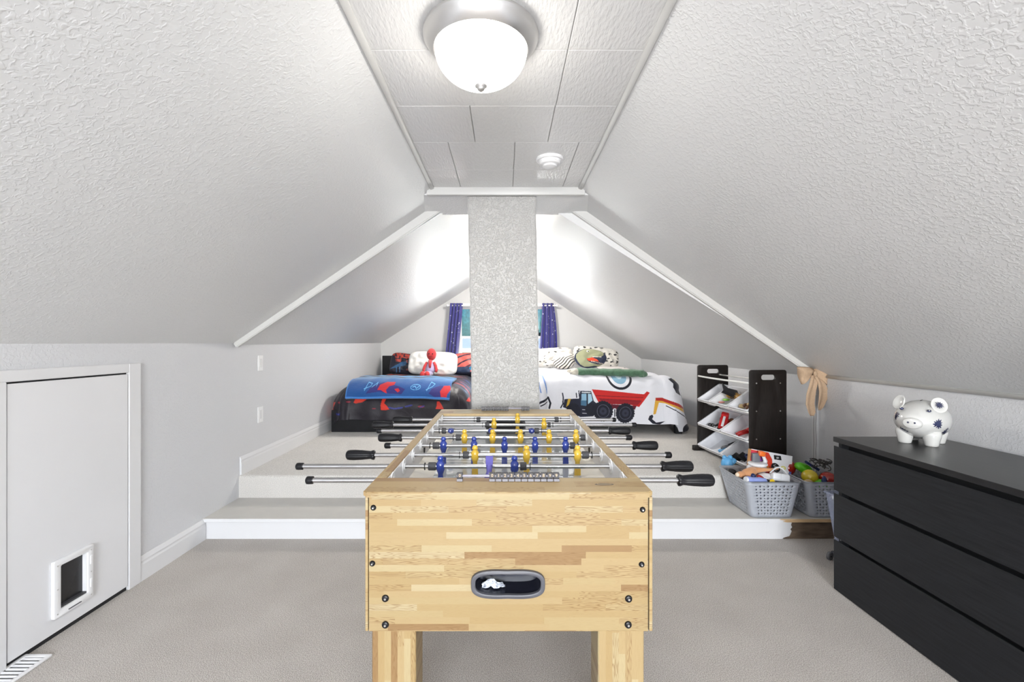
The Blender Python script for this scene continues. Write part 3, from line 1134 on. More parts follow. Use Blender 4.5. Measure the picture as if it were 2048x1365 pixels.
# bolts
for px, py, r in ((746, 1017, .0075), (1286, 1021, .0075), (744, 1129, .0075), (1284, 1131, .0075),
                  (770, 1199, .0095), (1258, 1200, .0095), (770, 1252, .0095), (1257, 1252, .0095)):
    X, Z = FX(px), FZp(py)
    bm = lathe(B(), [(0, 0.006), (r * 0.5, 0.006), (r * 0.85, 0.0045), (r, 0.0015), (r, 0)], 24,
               Matrix.Translation((X, TY0 + 0.0045, Z)) @ Matrix.Rotation(PI / 2, 4, 'X'))
    bl = tobj('bolt', bm, M['handle'], auto=40)
    bm = cyl(B(), (X, TY0 - 0.0025, Z), (X, TY0 - 0.001, Z), r * 0.32, n=6)
    bmesh.ops.translate(bm, vec=-TO, verts=bm.verts)
    obj('bolt_socket', bm, M['nickel'], bl)
# legs
for x0, x1 in ((FX(741), FX(830)), (FX(1198), FX(1291))):
    for y0 in (TY0 + 0.012, TY1 - 0.13):
        tobj('leg', box(B(), (x0, y0, 0.0), (x1, y0 + 0.10, TB + 0.01), 0.003, 1), M['pineleg'])
tobj('cabinet_floor', box(B(), (TX0 + 0.03, TY0 + 0.02, TB + 0.01), (TX1 - 0.03, TY1 - 0.016, TB + 0.02)), M['pinetop'])

# maker's plate: little dark oval
pl = empty
bm = lathe(B(), [(0.0, 0.0006), (0.0, 0.0006), (0.020, 0.0006), (0.021, 0.0)], 32, Matrix.Translation((ax(1209, 1.25), 1.252, TZ)), sx=1.25, sy=0.42)
mp_ = tobj('badge', bm, mat('badge_dark', (0.09, 0.065, 0.05), 0.4))
bm = B()
for k in range(11):
    x = ax(1209, 1.25) - 0.018 + k * 0.0036
    box(bm, (x - 0.0011, 1.249, TZ + 0.0006), (x + 0.0011, 1.249 + (0.005 if k else 0.007), TZ + 0.001))
bmesh.ops.translate(bm, vec=-TO, verts=bm.verts)
obj('badge_script', bm, mat('badge_light', (0.5, 0.38, 0.22), 0.4), mp_)

# --- rods with players
RZ = CZ - 0.4137
RR = 0.0078


def man_mesh(name, m):
    """player turned on a lathe with a block foot; origin on the rod axis, head up"""
    bm = B()
    prof = [(0.0, 0.036), (0.006, 0.035), (0.0095, 0.031), (0.0105, 0.026), (0.0095, 0.022), (0.0075, 0.0195), (0.0105, 0.016),
            (0.0138, 0.010), (0.0152, 0.003), (0.0152, -0.003), (0.0140, -0.010), (0.0112, -0.018), (0.0085, -0.026), (0.0088, -0.032),
            (0.0098, -0.040), (0.0100, -0.046), (0, -0.046)]
    lathe(bm, prof, 20, sy=0.88)
    a = [(-0.0105, -0.008, -0.044), (0.0105, -0.008, -0.044), (0.0105, 0.008, -0.044), (-0.0105, 0.008, -0.044)]
    b = [(-0.0115, -0.006, -0.074), (0.0115, -0.006, -0.074), (0.0115, 0.006, -0.074), (-0.0115, 0.006, -0.074)]
    va = [bm.verts.new(p) for p in a]
    vb = [bm.verts.new(p) for p in b]
    bm.faces.new(va)
    bm.faces.new(vb[::-1])
    for i in range(4):
        j = (i + 1) % 4
        bm.faces.new((va[i], vb[i], vb[j], va[j]))
    # brow / cap ridge and screw boss
    lathe(bm, [(0.0100, 0.024), (0.0118, 0.0235), (0.0100, 0.0215)], 20, sy=0.9)
    cyl(bm, (0, -0.0125, 0), (0, -0.0145, 0), 0.0032, n=12)
    bmesh.ops.recalc_face_normals(bm, faces=bm.faces)
    me = bpy.data.meshes.new(name)
    bm.to_mesh(me)
    bm.free()
    me.materials.append(m)
    for p in me.polygons:
        p.use_smooth = True
    me.set_sharp_from_angle(angle=math.radians(40))
    return me


man_y, man_b, man_l = man_mesh('player', M['yellow']), man_mesh('player', M['blue']), man_mesh('player', M['lilac'])


def handle_mesh():
    """black ribbed grip, along +x from 0 to 1 (scaled)"""
    bm = B()
    n = 48
    prof = [(0.00, 0.55), (0.015, 0.95), (0.05, 1.0), (0.10, 0.92), (0.15, 0.80), (0.25, 0.86), (0.45, 0.98), (0.70, 1.05), (0.88, 1.03), (0.96, 0.92), (1.0, 0.6)]
    rings = []
    for x, r in prof:
        ring = []
        for k in range(n):
            a = 2 * PI * k / n
            groove = 0.0
            if 0.12 < x < 0.92:
                groove = 0.10 * max(0, math.cos(8 * a)) ** 3
            if x <= 0.12:
                groove = 0.10 * max(0, math.cos(6 * a)) ** 2
            rr = r * (1 - groove)
            ring.append(bm.verts.new((x, rr * math.cos(a), rr * math.sin(a))))
        rings.append(ring)
    for a, b in zip(rings[:-1], rings[1:]):
        for k in range(n):
            j = (k + 1) % n
            bm.faces.new((a[k], a[j], b[j], b[k]))
    bm.faces.new(rings[0][::-1])
    bm.faces.new(rings[-1])
    bmesh.ops.recalc_face_normals(bm, faces=bm.faces)
    me = bpy.data.meshes.new('handle')
    bm.to_mesh(me)
    bm.free()
    me.materials.append(M['handle'])
    for p in me.polygons:
        p.use_smooth = True
    return me


hmesh = handle_mesh()
RODS = [  # kind, men px, lean, bumpers px, left end (h/c, a, b), right end
    ('l', [978], 2.5, [], ('c', 612, 626), ('h', 1355, 1427)),
    ('b', [881, 1029], 0, [(857, 872), (1040, 1053)], ('c', 592, 606), ('h', 1322, 1385)),
    ('y', [950, 1053, 1155], 0, [(926, 938), (1164, 1177)], ('h', 693, 750), ('c', 1331, 1343)),
    ('b', [887, 948, 1009, 1070, 1131], 0, [(866, 879), (1140, 1150)], ('c', 769, 781), ('h', 1265, 1315)),
    ('y', [929, 985, 1041, 1098, 1152], 0, [(912, 922), (1161, 1170)], ('h', 757, 804), ('c', 1252, 1264)),
    ('b', [902, 982, 1063], 1.45, [(884, 892), (1069, 1078)], ('c', 753, 763), ('h', 1217, 1260)),
    ('y', [988, 1088], 0, [(970, 979), (1095, 1101)], ('h', 745, 787), ('c', 1264, 1273)),
    ('y', [1035], 0, [(953, 961), (1109, 1117)], ('h', 786, 825), ('c', 1225, 1232)),
]
bump_me = None
for i, (kind, men, lean, bumps, le, re_) in enumerate(RODS):
    Y = 1.369 + 0.1537 * i
    X0 = ax(le[1], Y)
    X1 = ax(re_[2], Y)
    inL = X0 + 0.012 if le[0] == 'c' else ax(le[2], Y) - 0.02
    inR = X1 - 0.012 if re_[0] == 'c' else ax(re_[1], Y) + 0.02
    bm = cyl(B(), (inL, 0, 0), (inR, 0, 0), RR, n=20)
    rod = obj('rod', bm, M['chrome'], tab, auto=60)
    rod.location = Vector((0, Y, RZ)) - TO
    rod.location.x = -TO.x
    for px in men:
        me = {'y': man_y, 'b': man_b, 'l': man_l}[kind]
        p = bpy.data.objects.new('player', me)
        COL.objects.link(p)
        p.parent = rod
        p.location = (ax(px, Y), 0, 0)
        p.rotation_euler = (lean, 0, 0)
        p['label'] = {'y': 'yellow player', 'b': 'blue player', 'l': 'violet goalkeeper turned feet up'}[kind]
    for a_, b_ in bumps:
        bm = B()
        x0, x1 = ax(a_, Y), ax(b_, Y)
        w = x1 - x0
        lathe(bm, [(RR, 0), (0.0125, 0), (0.0135, w * .1), (0.0135, w * .85), (0.0125, w), (RR, w)], 24,
              Matrix.Translation((x0, 0, 0)) @ Matrix.Rotation(PI / 2, 4, 'Y'))
        obj('bumper', bm, M['rubber'], rod, auto=40)
        s = -1 if a_ < 1000 else 1
        xw = x0 - 0.012 if s < 0 else x1 + 0.012
        obj('washer', cyl(B(), (xw - 0.001, 0, 0), (xw + 0.001, 0, 0), 0.0125, n=20), M['dark'], rod)
    for X, s in ((ix0 + 0.004, 1), (ix1 - 0.004, -1)):
        bm = lathe(B(), [(RR, 0.0055), (0.0105, 0.005), (0.0115, 0.003), (0.024, 0.0028), (0.025, 0.0)], 32,
                   Matrix.Translation((X, 0, 0)) @ Matrix.Rotation(s * PI / 2, 4, 'Y'))
        obj('bearing', bm, M['white'], rod, auto=35)
    for (kd, a_, b_), side in ((le, -1), (re_, 1)):
        x0, x1 = ax(a_, Y), ax(b_, Y)
        if kd == 'c':
            bm = B()
            w = x1 - x0
            prof = [(0, w), (0.007, w), (0.0115, w * .85), (0.012, w * .6), (0.0115, 0), (RR, 0)]
            mtx = Matrix.Translation((x0 if side > 0 else x1, 0, 0)) @ Matrix.Rotation(side * PI / 2, 4, 'Y')
            lathe(bm, prof, 20, mtx)
            obj('end_cap', bm, M['handle'], rod, auto=50)
        else:
            h = bpy.data.objects.new('handle', hmesh)
            COL.objects.link(h)
            h.parent = rod
            L_ = x1 - x0
            h.scale = (L_, 0.0178, 0.0178)
            if side > 0:
                h.location = (x0, 0, 0)
            else:
                h.location = (x1, 0, 0)
                h.rotation_euler = (0, 0, PI)


# --- score counters on both end planks
def scorer(y, xs0, xs1, nums, gap):
    bar = tobj('score_bar', cyl(B(), (xs0, y, TZ + 0.014), (xs1, y, TZ + 0.014), 0.0035, n=12), mat('score_tube', (0.30, 0.29, 0.36), 0.3), auto=60)
    w = (xs1 - xs0)
    for k, (xa, xb) in enumerate(nums):
        bm = box(B(), (xa + 0.0006, y - 0.007, TZ + 0.001), (xb - 0.0006, y + 0.007, TZ + 0.0085), 0.0012, 1)
        box(bm, (xa + 0.0006, y - 0.004, TZ + 0.008), (xb - 0.0006, y + 0.008, TZ + 0.023), 0.0015, 1)
        bmesh.ops.translate(bm, vec=-TO, verts=bm.verts)
        tl = obj('score_tile', bm, gap, bar)
    return bar


M['tilegrey'] = mat('score_tile_grey', (0.055, 0.053, 0.058), 0.4)
M['tileedge'] = mat('score_tile_edge', (0.22, 0.22, 0.25), 0.35)
ysc = 1.285
x0s = ax(913.5, ysc)
pit = (ax(1119, ysc) - ax(978, ysc)) / 11
tl = [(x0s, x0s + pit)] + [(ax(978, ysc) + k * pit, ax(978, ysc) + (k + 1) * pit) for k in range(11)]
sb = scorer(ysc, x0s, ax(1119, ysc), tl, M['tilegrey'])
# light lower edge and digits of the counter tiles
GOLD = mat('gold_digit', (0.62, 0.47, 0.30), 0.4)


def text_mesh(s, size, depth=0.0004):
    cu = bpy.data.curves.new('txt', 'FONT')
    cu.body = s
    cu.size = size
    cu.extrude = depth / 2
    cu.align_x = 'CENTER'
    cu.align_y = 'CENTER'
    cu.resolution_u = 3
    o = bpy.data.objects.new('txt', cu)
    COL.objects.link(o)
    dg = bpy.context.evaluated_depsgraph_get()
    me = bpy.data.meshes.new_from_object(o.evaluated_get(dg))
    bm = bmesh.new()
    bm.from_mesh(me)
    bpy.data.objects.remove(o)
    bpy.data.curves.remove(cu)
    bpy.data.meshes.remove(me)
    return bm


for k, (xa, xb) in enumerate(tl):
    xm = (xa + xb) / 2
    o = obj('score_tile_front', box(B(), (xa + 0.0008, ysc - 0.0105, TZ + 0.0005), (xb - 0.0008, ysc - 0.0065, TZ + 0.0078), 0.001, 1), M['tileedge'], sb)
    o.location = -TO
    s = str(k) if k < 11 else '10'
    bm = text_mesh('0' if k == 0 else str(min(k - 1, 9)), 0.0125)
    bmesh.ops.transform(bm, matrix=Matrix.Translation(Vector((xm, ysc - 0.0045, TZ + 0.0158)) - TO) @ Matrix.Rotation(PI / 2, 4, 'X'), verts=bm.verts)
    obj('score_digit', bm, GOLD, sb)
yf = 2.61
tf = [(ax(963, yf) + k * 0.0155, ax(963, yf) + (k + 1) * 0.0155) for k in range(10)]
tf = [t for t in tf] + [(ax(1059, yf) - (k + 1) * 0.0155, ax(1059, yf) - k * 0.0155) for k in range(3)]
scorer(yf, ax(963, yf), ax(1059, yf), tf, M['tilegrey'])

# ================================================================== DRESSER
DX, DYn, DYf = 1.68, 1.05, 2.325
dres = empty('dresser', ((DX + 2.19) / 2, (DYn + DYf) / 2, 0))
tag(dres, 'low black-brown three-drawer dresser against the right wall', 'dresser')
DO = Vector(dres.location)


def dobj(name, bm, m, parent=dres, **k):
    bmesh.ops.translate(bm, vec=-DO, verts=bm.verts)
    return obj(name, bm, m, parent, **k)


bx1 = 2.19
dobj('top_board', box(B(), (DX - 0.002, DYn, 0.755), (bx1, DYf + 0.003, 0.78), 0.0015, 1), M['dressertop'])
dobj('side_panel', box(B(), (DX + 0.025, DYf - 0.022, 0.0), (bx1, DYf, 0.755)), M['dresser'])
dobj('side_panel', box(B(), (DX + 0.025, DYn, 0.0), (bx1, DYn + 0.022, 0.755)), M['dresser'])
dobj('back_panel', box(B(), (bx1 - 0.008, DYn + 0.022, 0.02), (bx1, DYf - 0.022, 0.755)), M['dresser'])
dobj('plinth', box(B(), (DX + 0.06, DYn + 0.022, 0.0), (DX + 0.075, DYf - 0.022, 0.06)), M['dark'])
dobj('dust_panel', box(B(), (DX + 0.06, DYn + 0.022, 0.06), (DX + 0.07, DYf - 0.022, 0.752)), M['dark'])
for z0, z1 in ((0.005, 0.256), (0.272, 0.492), (0.510, 0.734)):
    bm = B()
    # front slab with a bevelled finger edge along its top
    pts = [(DX, DYn, z0), (DX + 0.021, DYn, z0), (DX + 0.021, DYn, z1 - 0.016), (DX + 0.004, DYn, z1), (DX, DYn, z1)]
    prism(bm, pts, (0, DYf - DYn, 0))
    dw = dobj('drawer', bm, M['dresser'])
    bm = B()
    box(bm, (DX + 0.021, DYn + 0.035, z0 + 0.02), (DX + 0.055, DYf - 0.035, z1 - 0.05))
    bmesh.ops.translate(bm, vec=-DO, verts=bm.verts)
    obj('drawer_box', bm, M['dark'], dw)
# metal bracket glinting in the lowest gap
dobj('bracket', box(B(), (DX + 0.012, DYf - 0.03, 0.262), (DX + 0.02, DYf - 0.027, 0.268)), M['nickel'])


# ------------------------------------------------------------------ piggy bank
def piggy():
    pc = Vector((2.0, 2.185, 0.78))
    root = empty('piggy_bank', pc, 0)
    tag(root, 'white ceramic piggy bank with dark blue flowers, standing on the dresser', 'piggy bank')
    th0 = math.radians(215)      # heading of the snout in plan
    R = Matrix.Rotation(th0, 3, 'Z')
    # body: superellipsoid along local x, snout towards +x
    nu, nv = 240, 150
    u = np.linspace(0, 2 * PI, nu, endpoint=False)
    v = np.linspace(0, PI, nv)
    U, V = np.meshgrid(u, v)
    lx = np.cos(V)
    rad = np.sin(V)
    a, ry, rz = 0.150, 0.104, 0.092
    taper = 1.0 - 0.10 * lx
    x = a * lx
    y = ry * rad * np.cos(U) * taper
    z = rz * rad * np.sin(U) * taper
    P = np.stack([x, y, z], -1)
    n = P / np.array([a, ry, rz])
    n = n / np.linalg.norm(n, axis=-1, keepdims=True)
    col = np.ones(P.shape) * lin(214, 214, 212)
    navy = lin(28, 38, 82)
    # flowers: (direction in room space, angular size)
    Rm = np.array(R)
    fl = [((-0.25, -0.97, -0.02), 0.052), ((0.30, -0.85, -0.40), 0.05), ((0.92, -0.40, 0.0), 0.085), ((-0.93, -0.25, -0.42), 0.05),
          ((-0.99, 0.0, 0.15), 0.05), ((0.2, -0.55, 0.8), 0.045), ((-0.1, 0.9, 0.3), 0.06), ((0.75, 0.6, 0.2), 0.07), ((0.1, -0.3, -0.9), 0.06)]
    Pw = P @ Rm.T
    for k, (dvec, sz) in enumerate(fl):
        dv = np.array(dvec) / np.linalg.norm(dvec)
        # surface point on the ellipsoid in that direction (room space)
        dl = Rm.T @ dv
        t = 1 / math.sqrt((dl[0] / a) ** 2 + (dl[1] / ry) ** 2 + (dl[2] / rz) ** 2)
        c = dv * t
        e1 = np.cross(dv, [0, 0, 1.0])
        e1 /= np.linalg.norm(e1) + 1e-9
        e2 = np.cross(e1, dv)
        D = Pw - c
        A, Bc = (D * e1).sum(-1), (D * e2).sum(-1)
        rr = np.hypot(A, Bc)
        an = np.arctan2(Bc, A)
        star = sz * 0.42 * (0.62 + 0.42 * np.abs(np.cos(an * 5.5 + k)) ** 1.3 + 0.12 * np.cos(an * 3 + k))
        m_ = (rr < star) & ((D * dv).sum(-1) > -0.05)
        col[m_] = navy
    ob = grid_mesh('body', P.astype(float), col, M['glaze'], root, closed_u=True)
    ob.location = (0, 0, 0.112)
    ob.rotation_euler = (0, 0, th0)
    # mesh faces outwards
    G = M['ceramic'] = mat('white_glaze', tuple(lin(214, 214, 212)), 0.08, coat=1.0)
    N = mat('navy_glaze', tuple(lin(24, 34, 76)), 0.1, coat=1.0)

    def loc(lx_, ly_, lz_):
        return Vector(R @ Vector((lx_, ly_, 0))) + Vector((0, 0, lz_))
    # snout
    d = R @ Vector((1, 0, 0))
    c0 = loc(0.128, 0, 0.108)
    q = Matrix.Translation(c0) @ d.to_track_quat('Z', 'Y').to_matrix().to_4x4()
    sn = lathe(B(), [(0.034, -0.01), (0.032, 0.018), (0.030, 0.028), (0.025, 0.032), (0, 0.032)], 32, q, sx=1.12, sy=0.80)
    so = obj('snout', sn, G, root, smooth=True)
    for s in (-1, 1):
        p = loc(0.160, s * 0.012, 0.112)
        obj('nostril', sphere(B(), p, 0.0042, 10), N, so, smooth=True)
        e = loc(0.103, s * 0.049, 0.167)
        eo = obj('eye', sphere(B(), e, 0.0085, 14, (1, 1, 0.8)), N, root, smooth=True)
        obj('eye_glint', sphere(B(), loc(0.110, s * 0.051, 0.171), 0.0022, 8), G, eo, smooth=True)
        # ears: cupped discs leaning outwards
        ec = loc(0.045, s * 0.070, 0.190)
        outv = (R @ Vector((0.55, s * 0.35, 0)) + Vector((0, 0, 0.25))).normalized()
        q = Matrix.Translation(ec) @ outv.to_track_quat('Z', 'Y').to_matrix().to_4x4()
        ear = lathe(B(), [(0, -0.006), (0.018, -0.004), (0.028, 0.001), (0.031, 0.006), (0.029, 0.007), (0.02, 0.002), (0, 0.0)], 28, q, sx=1.0, sy=1.18)
        eo2 = obj('ear', ear, G, root, smooth=True)
        if s == (1 if (R @ Vector((0, 1, 0))).x > 0 else -1):
            st = B()
            vs = []
            for k in range(44):
                an_ = 2 * PI * k / 44
                r_ = 0.017 * (0.55 + 0.45 * (k % 4 in (0, 1)) * random.uniform(0.7, 1.1))
                vs.append(st.verts.new((r_ * math.cos(an_), r_ * math.sin(an_), 0.0072)))
            st.faces.new(vs)
            bmesh.ops.transform(st, matrix=q, verts=st.verts)
            obj('ear_flower', st, N, eo2)
    # feet
    for lx_ in (0.058, -0.055):
        for s in (-1, 1):
            p = loc(lx_, s * 0.048, 0)
            bm = lathe(B(), [(0, 0), (0.022, 0), (0.0255, 0.003), (0.027, 0.012), (0.031, 0.03), (0.036, 0.05), (0.034, 0.07), (0, 0.075)], 24, Matrix.Translation(p))
            obj('foot', bm, G, root, smooth=True)
    # tail
    pts = [loc(-0.14 - 0.004 * k, 0.012 * math.sin(k), 0.15 + 0.008 * math.cos(k * 0.9)) for k in range(8)]
    obj('tail', tube(B(), pts, [0.006 - 0.0005 * k for k in range(8)], 8), G, root, smooth=True)
    # coin slot
    sl_ = loc(0, 0, 0.2038)
    bm = box(B(), (-0.018, -0.0018, -0.001), (0.018, 0.0018, 0.001))
    bmesh.ops.transform(bm, matrix=Matrix.Translation(sl_) @ R.to_4x4(), verts=bm.verts)
    obj('coin_slot', bm, M['dark'], root)


piggy()

# ================================================================== TOY ORGANISER
A0 = Vector((1.725, 4.08, ZU))
B0 = Vector((1.790, 3.335, ZU))
axis = (B0 - A0).normalized()
rz_o = math.atan2(axis.y, axis.x)     # local x runs from the far panel to the near one
org = empty('toy_organizer', A0, rz_o)
tag(org, 'dark espresso wood toy rack with tilted white bins beside the right wall', 'toy rack')
LEN = (B0 - A0).length
# local frame: x along the rack, y to the wall side (depth), z up
DEP = 0.285
H_ = 0.762
for x, nme in ((0.0, 'side_panel'), (LEN, 'side_panel')):
    bm = shape2d([rrect(0, 0, DEP, H_, 0.018), rrect(0.088, 0.688, 0.198, 0.727, 0.019)[::-1]], 0.016, 0.002)
    bmesh.ops.transform(bm, matrix=Matrix(((0, 0, 1, x), (1, 0, 0, 0), (0, 1, 0, 0), (0, 0, 0, 1))), verts=bm.verts)
    sp_ = obj(nme, bm, M['espresso'], org, auto=40)
    for zz in (0.665, 0.46, 0.255, 0.05):
        for yy in (0.05, 0.235):
            s = 1 if x > 0 else -1
            obj('screw_cap', cyl(B(), (x + s * 0.0075, yy, zz), (x + s * 0.0095, yy, zz), 0.0052, n=12), M['nickel'], sp_)
for x in (0.0, LEN):
    bm = box(B(), (x - 0.013, -0.045, 0.0), (x + 0.022, 0.10, 0.045), 0.006)
    ft = obj('foot', bm, M['espresso'], org, auto=40)
    obj('screw_cap', cyl(B(), (x - 0.015, 0.0, 0.024), (x - 0.0125, 0.0, 0.024), 0.005, n=12), M['nickel'], ft)
M['rodwhite'] = mat('white_rod', (0.82, 0.82, 0.80), 0.3)
tiers = [0.46, 0.245, 0.055]      # height of the front lip rods
for zf in [0.665] + tiers:
    zz = zf
    bow = -0.03 if zf == 0.665 else -0.004
    pts = [(LEN * t, 0.008 + 4 * bow * t * (1 - t), zz - (0.0 if zf == 0.665 else 0.014)) for t in np.linspace(0, 1, 9)]
    obj('rod', tube(B(), pts, 0.0075, 10), M['rodwhite'], org, smooth=True)
    pts = [(LEN * t, 0.20, zz + (0.01 if zf == 0.665 else 0.118)) for t in (0, 1)]
    obj('rod', tube(B(), pts, 0.0065, 10), M['rodwhite'], org, smooth=True)
M['bin'] = mat('white_bin', (0.80, 0.81, 0.85), 0.35)


def make_bin(x0, x1, zf, label):
    """tilted tub whose rim runs from the low front lip up to the back rod"""
    slope = math.atan2(0.135, 0.205)
    root = empty('toy_bin')
    root.parent = None
    w = x1 - x0 - 0.006
    dpt = 0.245
    n = 5
    h = 0.085
    bm = B()
    top = rrect(-w / 2, 0, w / 2, dpt, 0.015, n)
    mid = rrect(-w / 2 + 0.010, 0.010, w / 2 - 0.010, dpt - 0.010, 0.015, n)
    low = rrect(-w / 2 + 0.028, 0.045, w / 2 - 0.028, dpt - 0.03, 0.02, n)
    lip = [bm.verts.new((x, y, 0.0)) for x, y in top]
    lip0 = [bm.verts.new((x, y, -0.008)) for x, y in top]
    a = [bm.verts.new((x, y, 0.0)) for x, y in mid]
    b = [bm.verts.new((x, y, -h)) for x, y in low]
    N_ = len(lip)
    for i in range(N_):
        j = (i + 1) % N_
        bm.faces.new((lip0[i], lip0[j], lip[j], lip[i]))
        bm.faces.new((lip[i], lip[j], a[j], a[i]))
        bm.faces.new((a[i], a[j], b[j], b[i]))
    bm.faces.new(b)
    bmesh.ops.recalc_face_normals(bm, faces=bm.faces)
    o = obj('toy_bin', bm, M['bin'], auto=50)
    bpy.data.objects.remove(root)
    md = o.modifiers.new('t', 'SOLIDIFY')
    md.thickness = 0.002
    md.offset = 0
    mm = Matrix.Translation(A0) @ Matrix.Rotation(rz_o, 4, 'Z') @ Matrix.Translation(((x0 + x1) / 2, -0.012, zf)) @ Matrix.Rotation(slope, 4, 'X')
    o.matrix_world = mm
    tag(o, label, 'storage bin', 'white bins of the toy rack')
    return o


bins = {}
e0 = 0.012
LB = LEN - 0.012
spec = [(0, [e0, 0.20, 0.475, LB], ['empty white bin, far end of the top row of the toy rack', 'white bin of costume pieces, middle of the top row of the toy rack', 'white bin of small brown toys, near end of the top row of the toy rack']),
        (1, [e0, 0.375, LB], ['white bin with red toy truck, far half of the middle row of the toy rack', 'white bin with red and blue figures, near bin of the middle rack row']),
        (2, [e0, 0.375, LB], ['white bin with blue-black figures, far half of the bottom row of the toy rack', 'white bin with black blocks, near half of the bottom row of the toy rack'])]
for t, xs, labs in spec:
    for k, lb in enumerate(labs):
        bins[t, k] = make_bin(xs[k], xs[k + 1], tiers[t], lb)


def in_bin(key, u, v, h=0.0):
    """room position inside a bin: u across (-1..1), v from lip (0) to back (1), h above the slanted bottom"""
    o = bins[key]
    me = o.data
    w = max(vv.co.x for vv in me.vertices)
    return o.matrix_world @ Vector((u * w * 0.8, 0.045 + v * 0.15, -0.062 + h))


def toon(name, c, rough=0.4):
    return mat(name, tuple(lin(*c)), rough)


def thing_at(name, bm, m, label, cat, group=None, pos=None, rot=(0, 0, 0), smooth=True, parent=None):
    o = obj(name, bm, m, parent, auto=45 if smooth else None)
    if pos is not None:
        o.location = pos
    o.rotation_euler = rot
    if parent is None:
        tag(o, label, cat, group)
    return o


C_ = {k: toon(k + '_toy', v) for k, v in dict(red=(190, 30, 32), orange=(232, 112, 40), black=(22, 22, 26), blue=(70, 150, 205), navy=(30, 45, 95),
      green=(120, 200, 60), lime=(150, 215, 90), yellow=(225, 190, 40), gold=(165, 120, 40), brown=(110, 72, 45), violet=(140, 50, 130), grey=(110, 112, 118),
      white=(225, 226, 230), lav=(150, 165, 225), peach=(205, 145, 95), pink=(225, 150, 140), sky=(95, 165, 215), crim=(150, 25, 20), tan=(190, 165, 120)).items()}


def figure(label, pos, rot, body, legs, head, s=1.0, group=None):
    """small toy figure with head, torso, arms and legs"""
    r = empty('toy_figure', pos)
    r.rotation_euler = rot
    r.scale = (s * 1.75, s * 1.75, s * 1.75)
    tag(r, label, 'toy figure', group)
    bm = box(B(), (-0.016, -0.009, 0.045), (0.016, 0.009, 0.08), 0.005)
    obj('torso', bm, body, r, auto=50)
    obj('head', sphere(B(), (0, 0, 0.094), 0.013, 12), head, r, smooth=True)
    for sx in (-1, 1):
        obj('arm', tube(B(), [(sx * 0.017, 0, 0.075), (sx * 0.028, -0.004, 0.058), (sx * 0.03, -0.012, 0.042)], [0.006, 0.005, 0.0045], 8), body, r, smooth=True)
        obj('leg', tube(B(), [(sx * 0.008, 0, 0.048), (sx * 0.011, -0.002, 0.02), (sx * 0.012, -0.006, 0.0)], [0.0085, 0.007, 0.006], 8), legs, r, smooth=True)
    return r


# top row contents
p = in_bin((0, 1), 0.1, 0.55, 0.012)
bm = prism(B(), [(-0.03, -0.05, 0), (0.05, -0.045, 0.0), (0.04, 0.02, 0.004), (0.075, 0.05, 0), (0.01, 0.06, 0.006), (-0.01, 0.075, 0)], (0, 0, 0.006))
thing_at('toy_cape', bm, C_['black'], 'small black cloth costume cape in the top row bin', 'toy cape', pos=p + Vector((-0.01, 0, 0.045)), rot=(0.4, -0.7, 1.4), smooth=False).scale = (1.35, 1.35, 1.35)
bm = sphere(B(), (0, 0, 0), 0.042, 14, (1.3, 1, 0.7))
thing_at('toy_glove', bm, C_['gold'], 'yellow-brown soft toy piece under the black cape', 'toy', pos=in_bin((0, 1), -0.25, 0.8, 0.03))
bm = sphere(B(), (0, 0, 0), 0.044, 14, (0.9, 1.3, 0.6))
thing_at('toy_pouch', bm, C_['gold'], 'mustard soft toy piece with black eye ring in the top row', 'toy', pos=in_bin((0, 1), 0.7, 0.75, 0.03))
bm = B()
tube(bm, [(0.012 * math.cos(a), 0.012 * math.sin(a), 0) for a in np.linspace(0, 2 * PI, 15)], 0.0035, 8, caps=False)
thing_at('toy_ring', bm, C_['black'], 'black ring lying on the mustard toy in the top row', 'toy ring', pos=in_bin((0, 1), 0.62, 0.42, 0.062), rot=(0.3, -0.8, 0))
figure('black and purple toy figure in the top row bin', in_bin((0, 1), 0.1, 0.12, 0.012), (1.3, 0.2, 1.3), C_['violet'], C_['black'], C_['black'], 0.9)
bm = sphere(B(), (0, 0, 0), 0.02, 12, (1.6, 0.8, 0.5))
thing_at('toy_egg', bm, C_['lime'], 'pale green and peach soft toy at the left of the top row', 'toy', pos=in_bin((0, 1), -0.6, 0.45, 0.016))
bm = sphere(B(), (0, 0, 0), 0.017, 12, (1.6, 0.8, 0.5))
thing_at('toy_egg', bm, C_['pink'], 'peach soft toy in front of the pale green one, top row', 'toy', pos=in_bin((0, 1), -0.75, 0.2, 0.014))
for k in range(5):
    bm = sphere(B(), (0, 0, 0), 0.024, 10, (1.2, 0.9, 0.8))
    thing_at('toy_animal', bm, C_['brown'] if k % 2 else C_['tan'], ['tiny tan toy at the far side of the near top bin', 'tiny brown toy second from the far side, near top bin', 'tiny tan toy in the centre of the near top bin', 'tiny brown toy second from the near side, near top bin', 'tiny tan toy at the near side of the near top bin'][k], 'toy', 'small brown toys in the near top bin',
             pos=in_bin((0, 2), -0.7 + 0.28 * k, 0.25 + 0.12 * (k % 3), 0.014))
